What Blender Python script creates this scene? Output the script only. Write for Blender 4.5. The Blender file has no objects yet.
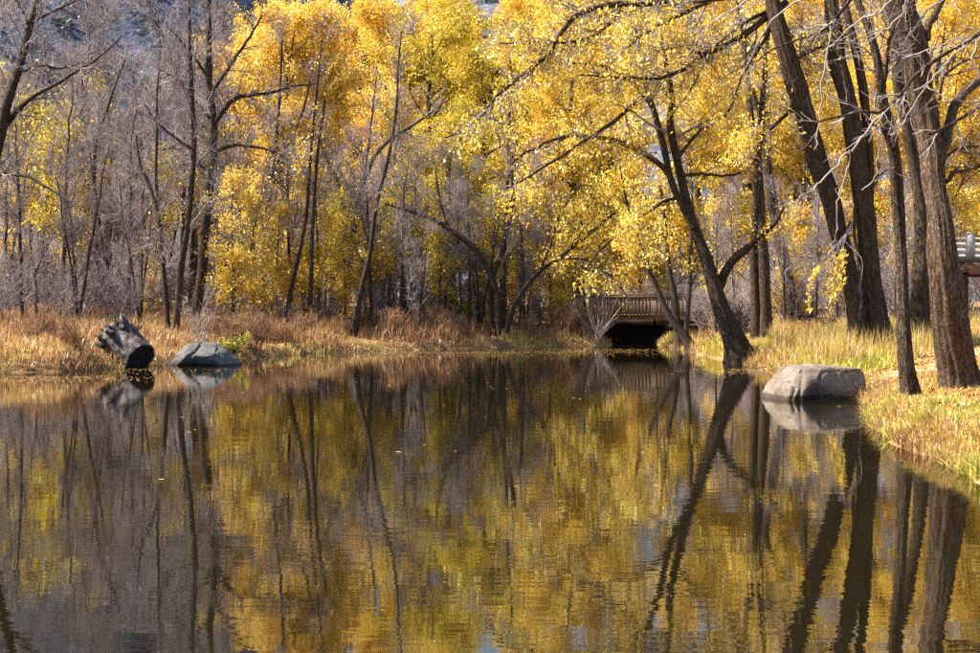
import bpy, math
import numpy as np
from mathutils import Vector, Matrix

# ------------------------------------------------------------------ camera, sky, sun, exposure
SC = bpy.context.scene
COL = SC.collection
FPX, CAM_H, HORIZON = 1361.0, 1.6, 306.0          # focal length in photo pixels, eye height above the pond, horizon row
PITCH = math.atan((326.5 - HORIZON) / FPX)
cam_d = bpy.data.cameras.new('camera')
cam_d.sensor_width = 36.0
cam_d.lens = 36.0 * FPX / 980.0
cam_d.clip_start, cam_d.clip_end = 0.05, 3000.0
cam = bpy.data.objects.new('camera', cam_d)
cam.location = (0, 0, CAM_H)
cam.rotation_euler = (math.pi / 2 - PITCH, 0, 0)
COL.objects.link(cam)
SC.camera = cam

SUN = Vector((-0.74, 0.02, 0.78)).normalized()     # towards the sun: from the left, a little behind the far bank
world = bpy.data.worlds.new('World')
SC.world = world
world.use_nodes = True
wn = world.node_tree
wn.nodes.clear()
w_out = wn.nodes.new('ShaderNodeOutputWorld')
w_bg = wn.nodes.new('ShaderNodeBackground')
w_sky = wn.nodes.new('ShaderNodeTexSky')
w_sky.sky_type = 'NISHITA'
w_sky.sun_disc = False
w_sky.sun_elevation = math.asin(SUN.z)
w_sky.sun_rotation = math.atan2(SUN.x, SUN.y)
w_bg.inputs['Strength'].default_value = 0.072
wn.links.new(w_sky.outputs[0], w_bg.inputs[0])
wn.links.new(w_bg.outputs[0], w_out.inputs[0])

sun_d = bpy.data.lights.new('sun', 'SUN')
sun_d.energy = 5.0
sun_d.angle = math.radians(0.53)
sun_d.color = (1.0, 0.89, 0.70)
sun_o = bpy.data.objects.new('sun', sun_d)
sun_o.rotation_euler = SUN.to_track_quat('Z', 'Y').to_euler()
sun_o.location = (-40, 20, 60)
COL.objects.link(sun_o)

SC.view_settings.view_transform = 'Standard'
SC.view_settings.look = 'None'
SC.view_settings.exposure = 1.6
SC.view_settings.gamma = 1.0
SC.view_settings.use_curve_mapping = False
SC.render.engine = 'CYCLES'
cy = SC.cycles
cy.max_bounces, cy.diffuse_bounces, cy.glossy_bounces, cy.transmission_bounces = 6, 3, 3, 4
cy.caustics_reflective = cy.caustics_refractive = False
cy.sample_clamp_indirect = 6.0
cy.use_denoising = False

RNG = np.random.default_rng(7)

# ------------------------------------------------------------------ pixel <-> place
def ray(px, py):
    u, v = (px - 490.0) / FPX, (326.5 - py) / FPX
    c, s = math.cos(PITCH), math.sin(PITCH)
    return np.array([u, c + v * s, -s + v * c])

def at(px, py, d):                                  # the point seen at a pixel, d metres out
    r = ray(px, py)
    return np.array([0, 0, CAM_H]) + r * (d / r[1])

def on_water(px, py):
    r = ray(px, py)
    return (np.array([0, 0, CAM_H]) - r * (CAM_H / r[2]))[:2]

# ------------------------------------------------------------------ small value noise
def _h(i, j, k):
    v = np.sin(i * 127.1 + j * 311.7 + k * 74.7) * 43758.5453
    return v - np.floor(v)

def noise3(p):
    p = np.asarray(p, float)
    i = np.floor(p); f = p - i; f = f * f * (3 - 2 * f)
    x, y, z = i[..., 0], i[..., 1], i[..., 2]
    a, b, c = f[..., 0], f[..., 1], f[..., 2]
    def L(u, v, t): return u + (v - u) * t
    return L(L(L(_h(x, y, z), _h(x+1, y, z), a), L(_h(x, y+1, z), _h(x+1, y+1, z), a), b),
             L(L(_h(x, y, z+1), _h(x+1, y, z+1), a), L(_h(x, y+1, z+1), _h(x+1, y+1, z+1), a), b), c) * 2 - 1

def fbm(p, o=4):
    p = np.asarray(p, float); s = 0; a = 1.0; t = 0
    for n in range(o):
        s = s + a * noise3(p * 2 ** n + 17.3 * n); t += a; a *= .5
    return s / t

def fbm2(x, y, sc, o=3, seed=0.):
    return fbm(np.stack([x * sc, y * sc, np.full_like(x, seed)], -1), o)

# ------------------------------------------------------------------ the pond outline and the lie of the land
shore_px = [(-260, 392), (-120, 378), (0, 373), (60, 372), (105, 370), (155, 366), (200, 363), (240, 359), (290, 355), (330, 352.5),
            (420, 350), (500, 347.5), (560, 346.3), (600, 345.3), (612, 344.6)]
shore_px2 = [(660, 345.4), (672, 348), (690, 352), (712, 358), (745, 364), (768, 371), (783, 381), (815, 390), (862, 399), (866, 412),
             (874, 428), (905, 448), (945, 464), (980, 481), (1060, 520), (1200, 575)]
POND = [tuple(on_water(*p)) for p in shore_px]
POND += [(4.9, 60.5), (5.6, 64.0), (8.2, 64.0), (7.3, 60.5)]
POND += [tuple(on_water(*p)) for p in shore_px2]
POND += [(6.6, 5.0), (5.0, 2.6), (0.0, 2.1), (-9.0, 2.5), (-22.0, 6.0), (-27.0, 16.0)]
POND = np.array(POND)

def sdist(x, y):                                    # >0 on land
    x = np.asarray(x, float); y = np.asarray(y, float)
    A = POND; B = np.roll(POND, -1, 0)
    best = np.full(x.shape, 1e18); inside = np.zeros(x.shape, bool)
    for (ax, ay), (bx, by) in zip(A, B):
        ex, ey = bx - ax, by - ay
        t = np.clip(((x - ax) * ex + (y - ay) * ey) / (ex * ex + ey * ey), 0, 1)
        best = np.minimum(best, (x - ax - t * ex) ** 2 + (y - ay - t * ey) ** 2)
        cond = ((ay > y) != (by > y)) & (x < (bx - ax) * (y - ay) / (by - ay + 1e-12) + ax)
        inside ^= cond
    return np.where(inside, -1, 1) * np.sqrt(best)

def sstep(t):
    t = np.clip(t, 0, 1); return t * t * (3 - 2 * t)

def land(x, y):
    x = np.asarray(x, float); y = np.asarray(y, float)
    s = sdist(x, y) + 0.18 * fbm2(x, y, 0.9, 2, 3.0)
    k = 0.105 - 0.058 * sstep((x + 8) / 14)
    up = np.maximum(s, 0)
    z = 0.24 * sstep(up / 0.45) + 2.4 * (1 - np.exp(-k * up / 2.4))
    z = z + np.where(s > 0.3, 0.10 * fbm2(x, y, 0.35, 3, 9.0) * np.clip(s, 0, 1), 0)
    return np.where(s < 0, np.maximum(s * 0.7, -1.4), z)

def ground_hit(px, py, lo=11.0, hi=75.0):
    r = ray(px, py); d = np.arange(lo, hi, 0.1)
    P = np.array([0, 0, CAM_H]) + r[None] * (d / r[1])[:, None]
    g = land(P[:, 0], P[:, 1])
    i = np.nonzero((P[:, 2] <= g) & (g > 0.02))[0]
    return float(d[i[0]]) if len(i) else None

# ------------------------------------------------------------------ mesh helpers
def mesh(name, V, F, smooth=True, tint=None):
    """F: list of index arrays (n,3) or (n,4)"""
    V = np.asarray(V, np.float32)
    me = bpy.data.meshes.new(name)
    F = [np.asarray(f, np.int32) for f in F if len(f)]
    nl = sum(f.size for f in F); npoly = sum(len(f) for f in F)
    me.vertices.add(len(V)); me.vertices.foreach_set('co', V.ravel())
    me.loops.add(nl); me.loops.foreach_set('vertex_index', np.concatenate([f.ravel() for f in F]))
    starts = []; o = 0
    for f in F:
        starts.append(o + np.arange(len(f)) * f.shape[1]); o += f.size
    me.polygons.add(npoly); me.polygons.foreach_set('loop_start', np.concatenate(starts).astype(np.int32))
    if smooth: me.polygons.foreach_set('use_smooth', np.ones(npoly, bool))
    me.update(calc_edges=True)
    if tint is not None:
        a = me.attributes.new('tint', 'FLOAT', 'POINT'); a.data.foreach_set('value', np.asarray(tint, np.float32))
    return me

def obj(name, me, mat=None, parent=None, **props):
    o = bpy.data.objects.new(name, me); COL.objects.link(o)
    if mat is not None and me is not None and len(me.materials) == 0: me.materials.append(mat)
    if parent is not None: o.parent = parent
    for k, v in props.items(): o[k] = v
    return o

def thing(name, label, cat, loc=(0, 0, 0), rz=0.0, group=None):
    o = bpy.data.objects.new(name, None); COL.objects.link(o)
    o.empty_display_size = .2
    o.location = loc; o.rotation_euler = (0, 0, rz)
    o['label'] = label; o['category'] = cat
    if group: o['group'] = group
    return o

def copy_thing(o, parent=None):
    c = o.copy(); COL.objects.link(c)
    if parent is not None: c.parent = parent
    for ch in list(o.children): copy_thing(ch, c)
    return c

def box(cx, cy, cz, sx, sy, sz, bev=0.0):
    x, y, z = sx / 2, sy / 2, sz / 2
    if bev <= 0:
        V = [(-x,-y,-z),(x,-y,-z),(x,y,-z),(-x,y,-z),(-x,-y,z),(x,-y,z),(x,y,z),(-x,y,z)]
        F = [(0,3,2,1),(4,5,6,7),(0,1,5,4),(1,2,6,5),(2,3,7,6),(3,0,4,7)]
        return np.array(V) + (cx, cy, cz), np.array(F)
    b = bev
    prof = [(-x,-y+b),(-x+b,-y),(x-b,-y),(x,-y+b),(x,y-b),(x-b,y),(-x+b,y),(-x,y-b)]
    V = [(p, q, -z) for p, q in prof] + [(p, q, z) for p, q in prof]
    return np.array(V) + (cx, cy, cz), None

def box_mesh(name, sx, sy, sz, off=(0, 0, 0)):
    V, F = box(*off, sx, sy, sz)
    return mesh(name, V, [F], smooth=False)

# ------------------------------------------------------------------ materials
def new_mat(name):
    m = bpy.data.materials.new(name); m.use_nodes = True
    nt = m.node_tree; nt.nodes.clear()
    out = nt.nodes.new('ShaderNodeOutputMaterial')
    return m, nt, out

def N(nt, t, **kw):
    n = nt.nodes.new(t)
    for k, v in kw.items(): setattr(n, k, v)
    return n

def ramp(nt, fac, stops):
    r = N(nt, 'ShaderNodeValToRGB')
    e = r.color_ramp.elements
    while len(e) < len(stops): e.new(0.5)
    for el, (p, c) in zip(e, stops):
        el.position = p; el.color = (*c, 1)
    nt.links.new(fac, r.inputs[0])
    return r.outputs[0]

def noise_tex(nt, scale, detail=4, stretch=(1, 1, 1), rough=.6, coord='Object'):
    tc = N(nt, 'ShaderNodeTexCoord'); mp = N(nt, 'ShaderNodeMapping')
    mp.inputs['Scale'].default_value = stretch
    n = N(nt, 'ShaderNodeTexNoise')
    n.inputs['Scale'].default_value = scale; n.inputs['Detail'].default_value = detail; n.inputs['Roughness'].default_value = rough
    nt.links.new(tc.outputs[coord], mp.inputs[0]); nt.links.new(mp.outputs[0], n.inputs['Vector'])
    return n.outputs['Fac']

def principled(nt, out, rough=.8, spec=.3):
    b = N(nt, 'ShaderNodeBsdfPrincipled')
    b.inputs['Roughness'].default_value = rough
    b.inputs['Specular IOR Level'].default_value = spec
    nt.links.new(b.outputs[0], out.inputs[0])
    return b

def bump(nt, height, bsdf, strength=.5, dist=.02):
    bn = N(nt, 'ShaderNodeBump')
    bn.inputs['Strength'].default_value = strength; bn.inputs['Distance'].default_value = dist
    nt.links.new(height, bn.inputs['Height']); nt.links.new(bn.outputs[0], bsdf.inputs['Normal'])

def mat_noise(name, stops, scale, stretch=(1, 1, 1), rough=.85, bmp=.5, bdist=.02, detail=5, bscale=None, spec=.25):
    m, nt, out = new_mat(name)
    b = principled(nt, out, rough, spec)
    n = noise_tex(nt, scale, detail, stretch)
    nt.links.new(ramp(nt, n, stops), b.inputs['Base Color'])
    bn = noise_tex(nt, bscale, 5, stretch) if bscale else n
    bump(nt, bn, b, bmp, bdist)
    return m

def leaf_mat(name, stops, trans=.5):
    m, nt, out = new_mat(name)
    a = N(nt, 'ShaderNodeAttribute'); a.attribute_name = 'tint'
    c = ramp(nt, a.outputs['Fac'], stops)
    d = N(nt, 'ShaderNodeBsdfDiffuse'); t = N(nt, 'ShaderNodeBsdfTranslucent')
    g = N(nt, 'ShaderNodeBsdfGlossy'); g.inputs['Roughness'].default_value = .45
    mx = N(nt, 'ShaderNodeMixShader'); mx.inputs[0].default_value = trans
    m2 = N(nt, 'ShaderNodeMixShader'); m2.inputs[0].default_value = .06
    for s in (d, t): nt.links.new(c, s.inputs['Color'])
    nt.links.new(d.outputs[0], mx.inputs[1]); nt.links.new(t.outputs[0], mx.inputs[2])
    nt.links.new(mx.outputs[0], m2.inputs[1]); nt.links.new(g.outputs[0], m2.inputs[2])
    nt.links.new(m2.outputs[0], out.inputs[0])
    return m

def bark_mat(name, dark, light, vscale=14, bmp=.9, bdist=.03):
    m, nt, out = new_mat(name)
    b = principled(nt, out, .9, .15)
    tc = N(nt, 'ShaderNodeTexCoord'); mp = N(nt, 'ShaderNodeMapping'); mp.inputs['Scale'].default_value = (1, 1, .11)
    nt.links.new(tc.outputs['Object'], mp.inputs[0])
    wz = N(nt, 'ShaderNodeTexNoise'); wz.inputs['Scale'].default_value = vscale * .5; wz.inputs['Detail'].default_value = 4
    nt.links.new(mp.outputs[0], wz.inputs['Vector'])
    v = N(nt, 'ShaderNodeTexVoronoi'); v.feature = 'DISTANCE_TO_EDGE'; v.inputs['Scale'].default_value = vscale
    add = N(nt, 'ShaderNodeMixRGB'); add.blend_type = 'ADD'; add.inputs[0].default_value = .25
    nt.links.new(mp.outputs[0], add.inputs[1]); nt.links.new(wz.outputs['Color'], add.inputs[2]); nt.links.new(add.outputs[0], v.inputs['Vector'])
    mr = N(nt, 'ShaderNodeMapRange'); mr.inputs['From Max'].default_value = .16
    nt.links.new(v.outputs['Distance'], mr.inputs['Value'])
    n2 = noise_tex(nt, 5.0, 5)
    mul = N(nt, 'ShaderNodeMath'); mul.operation = 'MULTIPLY'
    nt.links.new(mr.outputs[0], mul.inputs[0]); nt.links.new(n2, mul.inputs[1])
    mid = tuple((a + c) / 2 for a, c in zip(dark, light))
    nt.links.new(ramp(nt, mul.outputs[0], [(0.02, dark), (.3, mid), (.62, light)]), b.inputs['Base Color'])
    bump(nt, mul.outputs[0], b, bmp, bdist)
    return m

M = {}
M['bark'] = bark_mat('bark_furrowed', (.018, .012, .009), (.115, .080, .058), 22)
M['bark_thin'] = bark_mat('bark_thin', (.020, .014, .012), (.095, .070, .058), 30, .6, .015)
M['bark_lit'] = bark_mat('bark_sunlit', (.030, .019, .013), (.19, .128, .09), 26, 1.0, .025)  # lighter copy of the furrowed bark, sunlight put into its colour
M['twig'] = mat_noise('twig_grey', [(.3, (.165, .135, .148)), (.7, (.38, .325, .345))], 9, (1, 1, .3), .8, .3, .005)
M['twig_dark'] = mat_noise('twig_brown', [(.3, (.045, .034, .03)), (.7, (.13, .10, .085))], 9, (1, 1, .3), .8, .3, .005)
M['twig_pale'] = mat_noise('twig_pale', [(.3, (.22, .18, .17)), (.7, (.48, .42, .40))], 9, (1, 1, .3), .65, .3, .005, spec=.4)
M['gold'] = leaf_mat('leaf_gold', [(0, (.68, .37, .02)), (.3, (.88, .59, .045)), (.7, (.95, .72, .08)), (1, (.97, .87, .32))])
M['orange'] = leaf_mat('leaf_amber', [(0, (.72, .40, .03)), (.35, (.89, .60, .07)), (.75, (.94, .72, .13)), (1, (.96, .85, .38))])
M['olive'] = leaf_mat('leaf_olive', [(0, (.22, .24, .02)), (.3, (.45, .40, .025)), (.6, (.78, .56, .035)), (1, (.90, .64, .06))])
M['lime'] = leaf_mat('leaf_lime', [(0, (.22, .30, .03)), (.4, (.48, .45, .04)), (1, (.85, .70, .10))])
M['dry_leaf'] = leaf_mat('leaf_dry', [(0, (.20, .09, .03)), (.5, (.55, .26, .07)), (.8, (.72, .42, .14)), (1, (.8, .6, .3))], .25)
M['red_leaf'] = leaf_mat('leaf_red', [(0, (.45, .08, .02)), (.6, (.72, .22, .04)), (1, (.8, .45, .08))])
M['grass'] = leaf_mat('grass_blades', [(0, (.15, .065, .03)), (.25, (.33, .165, .075)), (.5, (.56, .37, .17)), (.7, (.66, .52, .13)), (.85, (.46, .44, .045)), (1, (.20, .26, .025))], .4)
def granite(name, stops, lichen, scale):
    m, nt, out = new_mat(name)
    b = principled(nt, out, .85, .25)
    fine = noise_tex(nt, scale * 5, 6, rough=.75); big_ = noise_tex(nt, scale * .28, 4); spot = noise_tex(nt, scale * .9, 5, rough=.7)
    c = ramp(nt, fine, stops)
    tone = ramp(nt, big_, [(.32, (.55, .53, .52)), (.55, (1, 1, 1)), (.72, (1.25, 1.2, 1.12))])
    mx = N(nt, 'ShaderNodeMixRGB'); mx.blend_type = 'MULTIPLY'; mx.inputs[0].default_value = 1
    nt.links.new(c, mx.inputs[1]); nt.links.new(tone, mx.inputs[2])
    lf = ramp(nt, spot, [(.60, (0, 0, 0)), (.66, (.55, .55, .55))])
    m2 = N(nt, 'ShaderNodeMixRGB'); nt.links.new(lf, m2.inputs[0]); nt.links.new(mx.outputs[0], m2.inputs[1]); m2.inputs[2].default_value = (*lichen, 1)
    # wet, algae-stained band at the waterline
    tc = N(nt, 'ShaderNodeTexCoord'); sp = N(nt, 'ShaderNodeSeparateXYZ'); nt.links.new(tc.outputs['Object'], sp.inputs[0])
    ad = N(nt, 'ShaderNodeMath'); ad.operation = 'MULTIPLY_ADD'; ad.inputs[1].default_value = -.12; nt.links.new(spot, ad.inputs[0]); nt.links.new(sp.outputs['Z'], ad.inputs[2])
    wet = ramp(nt, ad.outputs[0], [(.045, (.30, .27, .24)), (.09, (1, 1, 1))])
    m3 = N(nt, 'ShaderNodeMixRGB'); m3.blend_type = 'MULTIPLY'; m3.inputs[0].default_value = 1
    nt.links.new(m2.outputs[0], m3.inputs[1]); nt.links.new(wet, m3.inputs[2]); nt.links.new(m3.outputs[0], b.inputs['Base Color'])
    bump(nt, fine, b, .9, .03)
    return m
M['granite_l'] = granite('granite_blue', [(.30, (.06, .058, .06)), (.5, (.135, .135, .145)), (.7, (.24, .24, .25))], (.20, .20, .17), 6)
M['granite_r'] = granite('granite_warm', [(.30, (.10, .076, .064)), (.5, (.26, .21, .18)), (.7, (.42, .355, .305))], (.15, .125, .105), 6)
M['wood_grey'] = mat_noise('weathered_wood', [(.36, (.010, .008, .009)), (.50, (.07, .056, .058)), (.66, (.27, .245, .26))], 4, (1, 1, 1), .85, .9, .03, bscale=20)
M['end_shade'] = mat_noise('shaded_log_end', [(.3, (.006, .005, .005)), (.6, (.03, .024, .022)), (.75, (.07, .058, .054))], 9, rough=.9, bmp=1., bdist=.04)  # near-black colour stands in for the shade on the sawn face
M['fence_wood'] = mat_noise('bridge_timber', [(.3, (.14, .09, .055)), (.7, (.30, .20, .13))], 6, (4, 4, .6), .85, .4, .01)
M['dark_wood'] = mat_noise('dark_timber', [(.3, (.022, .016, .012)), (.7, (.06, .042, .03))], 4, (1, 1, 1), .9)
M['white_rail'] = mat_noise('pale_rail_paint', [(.3, (.24, .24, .26)), (.7, (.40, .40, .43))], 5, rough=.7, bmp=.2)
M['girder'] = mat_noise('rust_brown_girder', [(.3, (.12, .062, .052)), (.7, (.20, .11, .09))], 3, rough=.7, bmp=.2)
M['deck_edge'] = mat_noise('dark_deck_edge', [(.3, (.04, .036, .042)), (.7, (.09, .08, .09))], 3, rough=.8, bmp=.2)
M['concrete'] = mat_noise('concrete', [(.3, (.22, .20, .19)), (.7, (.36, .34, .32))], 3, rough=.9, bmp=.3)

# ground: litter, dry grass and soil patches
def ground_material():
    m, nt, out = new_mat('ground_litter')
    b = principled(nt, out, .95, .1)
    a = noise_tex(nt, .55, 5); c = noise_tex(nt, 9.0, 6)
    r1 = ramp(nt, a, [(.3, (.16, .10, .055)), (.5, (.30, .19, .10)), (.62, (.34, .25, .12)), (.75, (.17, .17, .06))])
    r2 = ramp(nt, c, [(.3, (.45, .45, .45)), (.7, (1.25, 1.2, 1.1))])
    mx = N(nt, 'ShaderNodeMixRGB'); mx.blend_type = 'MULTIPLY'; mx.inputs[0].default_value = 1
    nt.links.new(r1, mx.inputs[1]); nt.links.new(r2, mx.inputs[2]); nt.links.new(mx.outputs[0], b.inputs['Base Color'])
    bump(nt, c, b, .9, .06)
    return m
M['ground'] = ground_material()
M['path'] = mat_noise('dirt_path', [(.3, (.30, .195, .145)), (.55, (.46, .32, .25)), (.75, (.55, .41, .33))], 3.5, rough=.95, bmp=.6, bdist=.03, bscale=14)

def water_material():
    m, nt, out = new_mat('pond_water')
    b = principled(nt, out, .012, .5)
    b.inputs['Base Color'].default_value = (.009, .007, .003, 1)
    b.inputs['IOR'].default_value = 2.0
    n1 = noise_tex(nt, 1.0, 3, (1.1, 3.2, 1), .5)
    n2 = noise_tex(nt, 1.0, 2, (5.0, 13.0, 1), .5)
    n3 = noise_tex(nt, 1.0, 1, (.25, .4, 1), .5)
    ad = N(nt, 'ShaderNodeMath'); ad.operation = 'MULTIPLY_ADD'; ad.inputs[1].default_value = .22
    nt.links.new(n2, ad.inputs[0]); nt.links.new(n1, ad.inputs[2])
    mu = N(nt, 'ShaderNodeMath'); mu.operation = 'MULTIPLY'
    nt.links.new(ad.outputs[0], mu.inputs[0]); nt.links.new(n3, mu.inputs[1])
    bump(nt, mu.outputs[0], b, 1.0, .0026)
    return m
M['water'] = water_material()

def hill_material():
    m, nt, out = new_mat('scrub_hillside_haze')
    b = principled(nt, out, .95, .05)
    a = noise_tex(nt, .05, 6, (1, 1, 1), .65); c = noise_tex(nt, .4, 5, (1, 1, 1), .7)
    r1 = ramp(nt, a, [(.35, (.07, .09, .14)), (.5, (.13, .15, .22)), (.62, (.20, .21, .27))])  # blue put into the colour in place of distant haze
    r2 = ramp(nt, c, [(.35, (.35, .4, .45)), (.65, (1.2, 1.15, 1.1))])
    mx = N(nt, 'ShaderNodeMixRGB'); mx.blend_type = 'MULTIPLY'; mx.inputs[0].default_value = 1
    nt.links.new(r1, mx.inputs[1]); nt.links.new(r2, mx.inputs[2]); nt.links.new(mx.outputs[0], b.inputs['Base Color'])
    bump(nt, c, b, 1.0, 1.0)
    return m
M['hill'] = hill_material()

# ------------------------------------------------------------------ setting: ground, hills, water, path
def grid_mesh(name, X, Y, Zf):
    gx, gy = np.meshgrid(X, Y)
    V = np.stack([gx.ravel(), gy.ravel(), Zf(gx.ravel(), gy.ravel())], -1)
    nx, ny = len(X), len(Y)
    i = (np.arange(ny - 1)[:, None] * nx + np.arange(nx - 1)[None]).ravel()
    return mesh(name, V, [np.stack([i, i + 1, i + nx + 1, i + nx], -1)])

gX = np.concatenate([np.linspace(-900, -45, 16), np.arange(-42, -20, 1.0), np.arange(-20, 20, .28), np.arange(20, 42, 1.0), np.linspace(45, 900, 16)])
gY = np.concatenate([np.linspace(-700, -6, 14), np.arange(-4, 9, 1.0), np.arange(9, 68, .28), np.arange(68, 120, 2.0), np.linspace(125, 900, 14)])
obj('ground', grid_mesh('ground', gX, gY, land), M['ground'], kind='structure')

def hill_z(x, y):
    e = 118 - 10 * np.sin(x * .013) + 0.05 * np.abs(x)
    t = np.maximum(y - e, 0)
    z = 1.0 + 190 * (1 - np.exp(-t * .42 / 190))
    spur = np.maximum(-(x + 6 + .10 * (y - 118)), 0) * 1.25 * sstep(t / 60)        # a spur climbing to the west, its near flank turned from the sun
    z = z + 150 * (1 - np.exp(-spur / 150))
    z = z + 9 * fbm2(x, y, .018, 4, 2.) * np.clip(t / 30, 0, 1) + 3.0 * fbm2(x, y, .09, 4, 5.) * np.clip(t / 15, 0, 1)
    return np.where(y < e, -3.0, z)
hX = np.concatenate([np.linspace(-900, -150, 24), np.linspace(-145, 145, 130), np.linspace(150, 900, 24)])
hY = np.concatenate([np.linspace(96, 260, 90), np.linspace(266, 800, 40)])
obj('hills', grid_mesh('hills', hX, hY, hill_z), M['hill'], kind='structure')

rg_ = np.random.default_rng(91)
hx = rg_.uniform(-150, 70, 5200); hy = rg_.uniform(125, 330, 5200)
keep_ = (np.abs(hx / hy + .08) < .34) & (fbm2(hx, hy, .05, 3, 6.) > -.12); hx, hy = hx[keep_], hy[keep_]
hc = np.stack([hx, hy, hill_z(hx, hy)], -1)
rad_ = rg_.uniform(.5, 1.6, len(hx))
C_ = np.repeat(hc, 22, 0) + np.clip(rg_.normal(size=(len(hx) * 22, 3)), -1.6, 1.6) * np.repeat(rad_, 22)[:, None] * np.array([.55, .55, .42]) + np.array([0, 0, .5])
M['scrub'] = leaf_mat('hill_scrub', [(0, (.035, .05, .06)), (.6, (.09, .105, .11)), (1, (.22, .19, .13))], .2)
SCRUB = (C_, np.repeat(rg_.random(len(hx)) ** 1.6, 22))

wv = np.array([(-60, -8, 0), (60, -8, 0), (60, 75, 0), (-60, 75, 0)], float)
obj('water', mesh('water', wv, [np.array([[0, 1, 2, 3]])], smooth=False), M['water'], kind='structure')

PATH = []
for px, py in [(868, 383), (888, 377), (915, 373), (945, 367), (975, 354)]:
    d = ground_hit(px, py) or 30.0
    PATH.append(at(px, py, d)[:2])
PATH += [PATH[-1] + np.array([4, 4.5]), PATH[-1] + np.array([12, 8.0])]
PATH = np.array(PATH)
def resample(P, n):
    P = np.asarray(P, float)
    s = np.concatenate([[0], np.cumsum(np.linalg.norm(np.diff(P, axis=0), axis=1))])
    # smooth with a Catmull-Rom through the points
    tt = np.linspace(0, s[-1], n)
    k = np.clip(np.searchsorted(s, tt, 'right') - 1, 0, len(P) - 2)
    u = ((tt - s[k]) / np.maximum(s[k + 1] - s[k], 1e-9))[:, None]
    p0 = P[np.maximum(k - 1, 0)]; p1 = P[k]; p2 = P[k + 1]; p3 = P[np.minimum(k + 2, len(P) - 1)]
    return .5 * (2 * p1 + (p2 - p0) * u + (2 * p0 - 5 * p1 + 4 * p2 - p3) * u ** 2 + (3 * p1 - p0 - 3 * p2 + p3) * u ** 3)
PATHS = resample(PATH, 60)
def path_dist(x, y):
    d = np.full(np.shape(x), 1e9)
    for p in PATHS: d = np.minimum(d, np.hypot(x - p[0], y - p[1]))
    return d
tg = np.gradient(PATHS, axis=0); tg /= np.linalg.norm(tg, axis=1)[:, None]
nrm = np.stack([-tg[:, 1], tg[:, 0]], -1)
rows = []
for k, o in enumerate(np.linspace(-1, 1, 7)):
    wdt = .80 + .16 * np.sin(np.arange(60) * .5 + k) * abs(o)
    q = PATHS + nrm * (o * wdt)[:, None]
    rows.append(np.column_stack([q, land(q[:, 0], q[:, 1]) + .03 - .07 * abs(o) ** 3 - .09 * np.clip(1 - np.arange(60) / 5., 0, 1)]))
V = np.concatenate(rows); i = (np.arange(6)[:, None] * 60 + np.arange(59)[None]).ravel()
obj('path', mesh('path', V, [np.stack([i, i + 60, i + 61, i + 1], -1)]), M['path'], kind='structure')

# ------------------------------------------------------------------ tree growing
def tubes(P, R, sides, cap=False, ridge=0.0, seed=0, flare=0.0):
    """P (B,N,3), R (B,N) -> V, quads"""
    B, n, _ = P.shape
    T = np.gradient(P, axis=1); T /= np.linalg.norm(T, axis=2, keepdims=True) + 1e-9
    mean = P[:, -1] - P[:, 0]; mean /= np.linalg.norm(mean, axis=1, keepdims=True) + 1e-9
    ref = np.where((np.abs(mean[:, 2]) > .75)[:, None], np.array([1., .03, 0.])[None], np.array([.02, .01, 1.])[None])[:, None, :]
    U = np.cross(T, np.broadcast_to(ref, T.shape)); U /= np.linalg.norm(U, axis=2, keepdims=True) + 1e-9
    W = np.cross(T, U)
    th = np.arange(sides) * 2 * np.pi / sides
    rr = np.repeat(R[:, :, None], sides, 2)
    FR = 3.2 if sides < 18 else 6.0
    if ridge > 0:
        s = np.cumsum(np.concatenate([np.zeros((B, 1)), np.linalg.norm(np.diff(P, axis=1), axis=2)], 1), 1)
        q = np.stack([np.broadcast_to(np.cos(th) * FR, (B, n, sides)), np.broadcast_to(np.sin(th) * FR, (B, n, sides)),
                      np.broadcast_to(s[:, :, None] * .9 + seed * 7.7, (B, n, sides))], -1)
        rr = rr * (1 + ridge * (1.3 * np.abs(fbm(q, 3)) - .35) + ridge * .8 * fbm(q * np.array([.5, .5, .8]) + 5, 2))
        if flare > 0:
            lob = 1 + .45 * np.sin(th * 4 + seed) + .3 * np.sin(th * 7 + seed * 2)
            rr = rr * (1 + flare * np.exp(-s / .28)[:, :, None] * np.clip(lob, .2, 2)[None, None])
    V = P[:, :, None, :] + rr[..., None] * (np.cos(th)[None, None, :, None] * U[:, :, None, :] + np.sin(th)[None, None, :, None] * W[:, :, None, :])
    b = np.arange(B)[:, None, None] * n * sides; i = np.arange(n - 1)[None, :, None] * sides; j = np.arange(sides)[None, None, :]
    j2 = (j + 1) % sides
    Q = np.stack([b + i + j, b + i + j2, b + i + sides + j2, b + i + sides + j], -1).reshape(-1, 4)
    return V.reshape(-1, 3), Q

def join(parts):
    Vs, Fs, o = [], [], 0
    for V, F in parts:
        Vs.append(V); Fs.append(F + o); o += len(V)
    return np.concatenate(Vs), np.concatenate(Fs)

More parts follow.
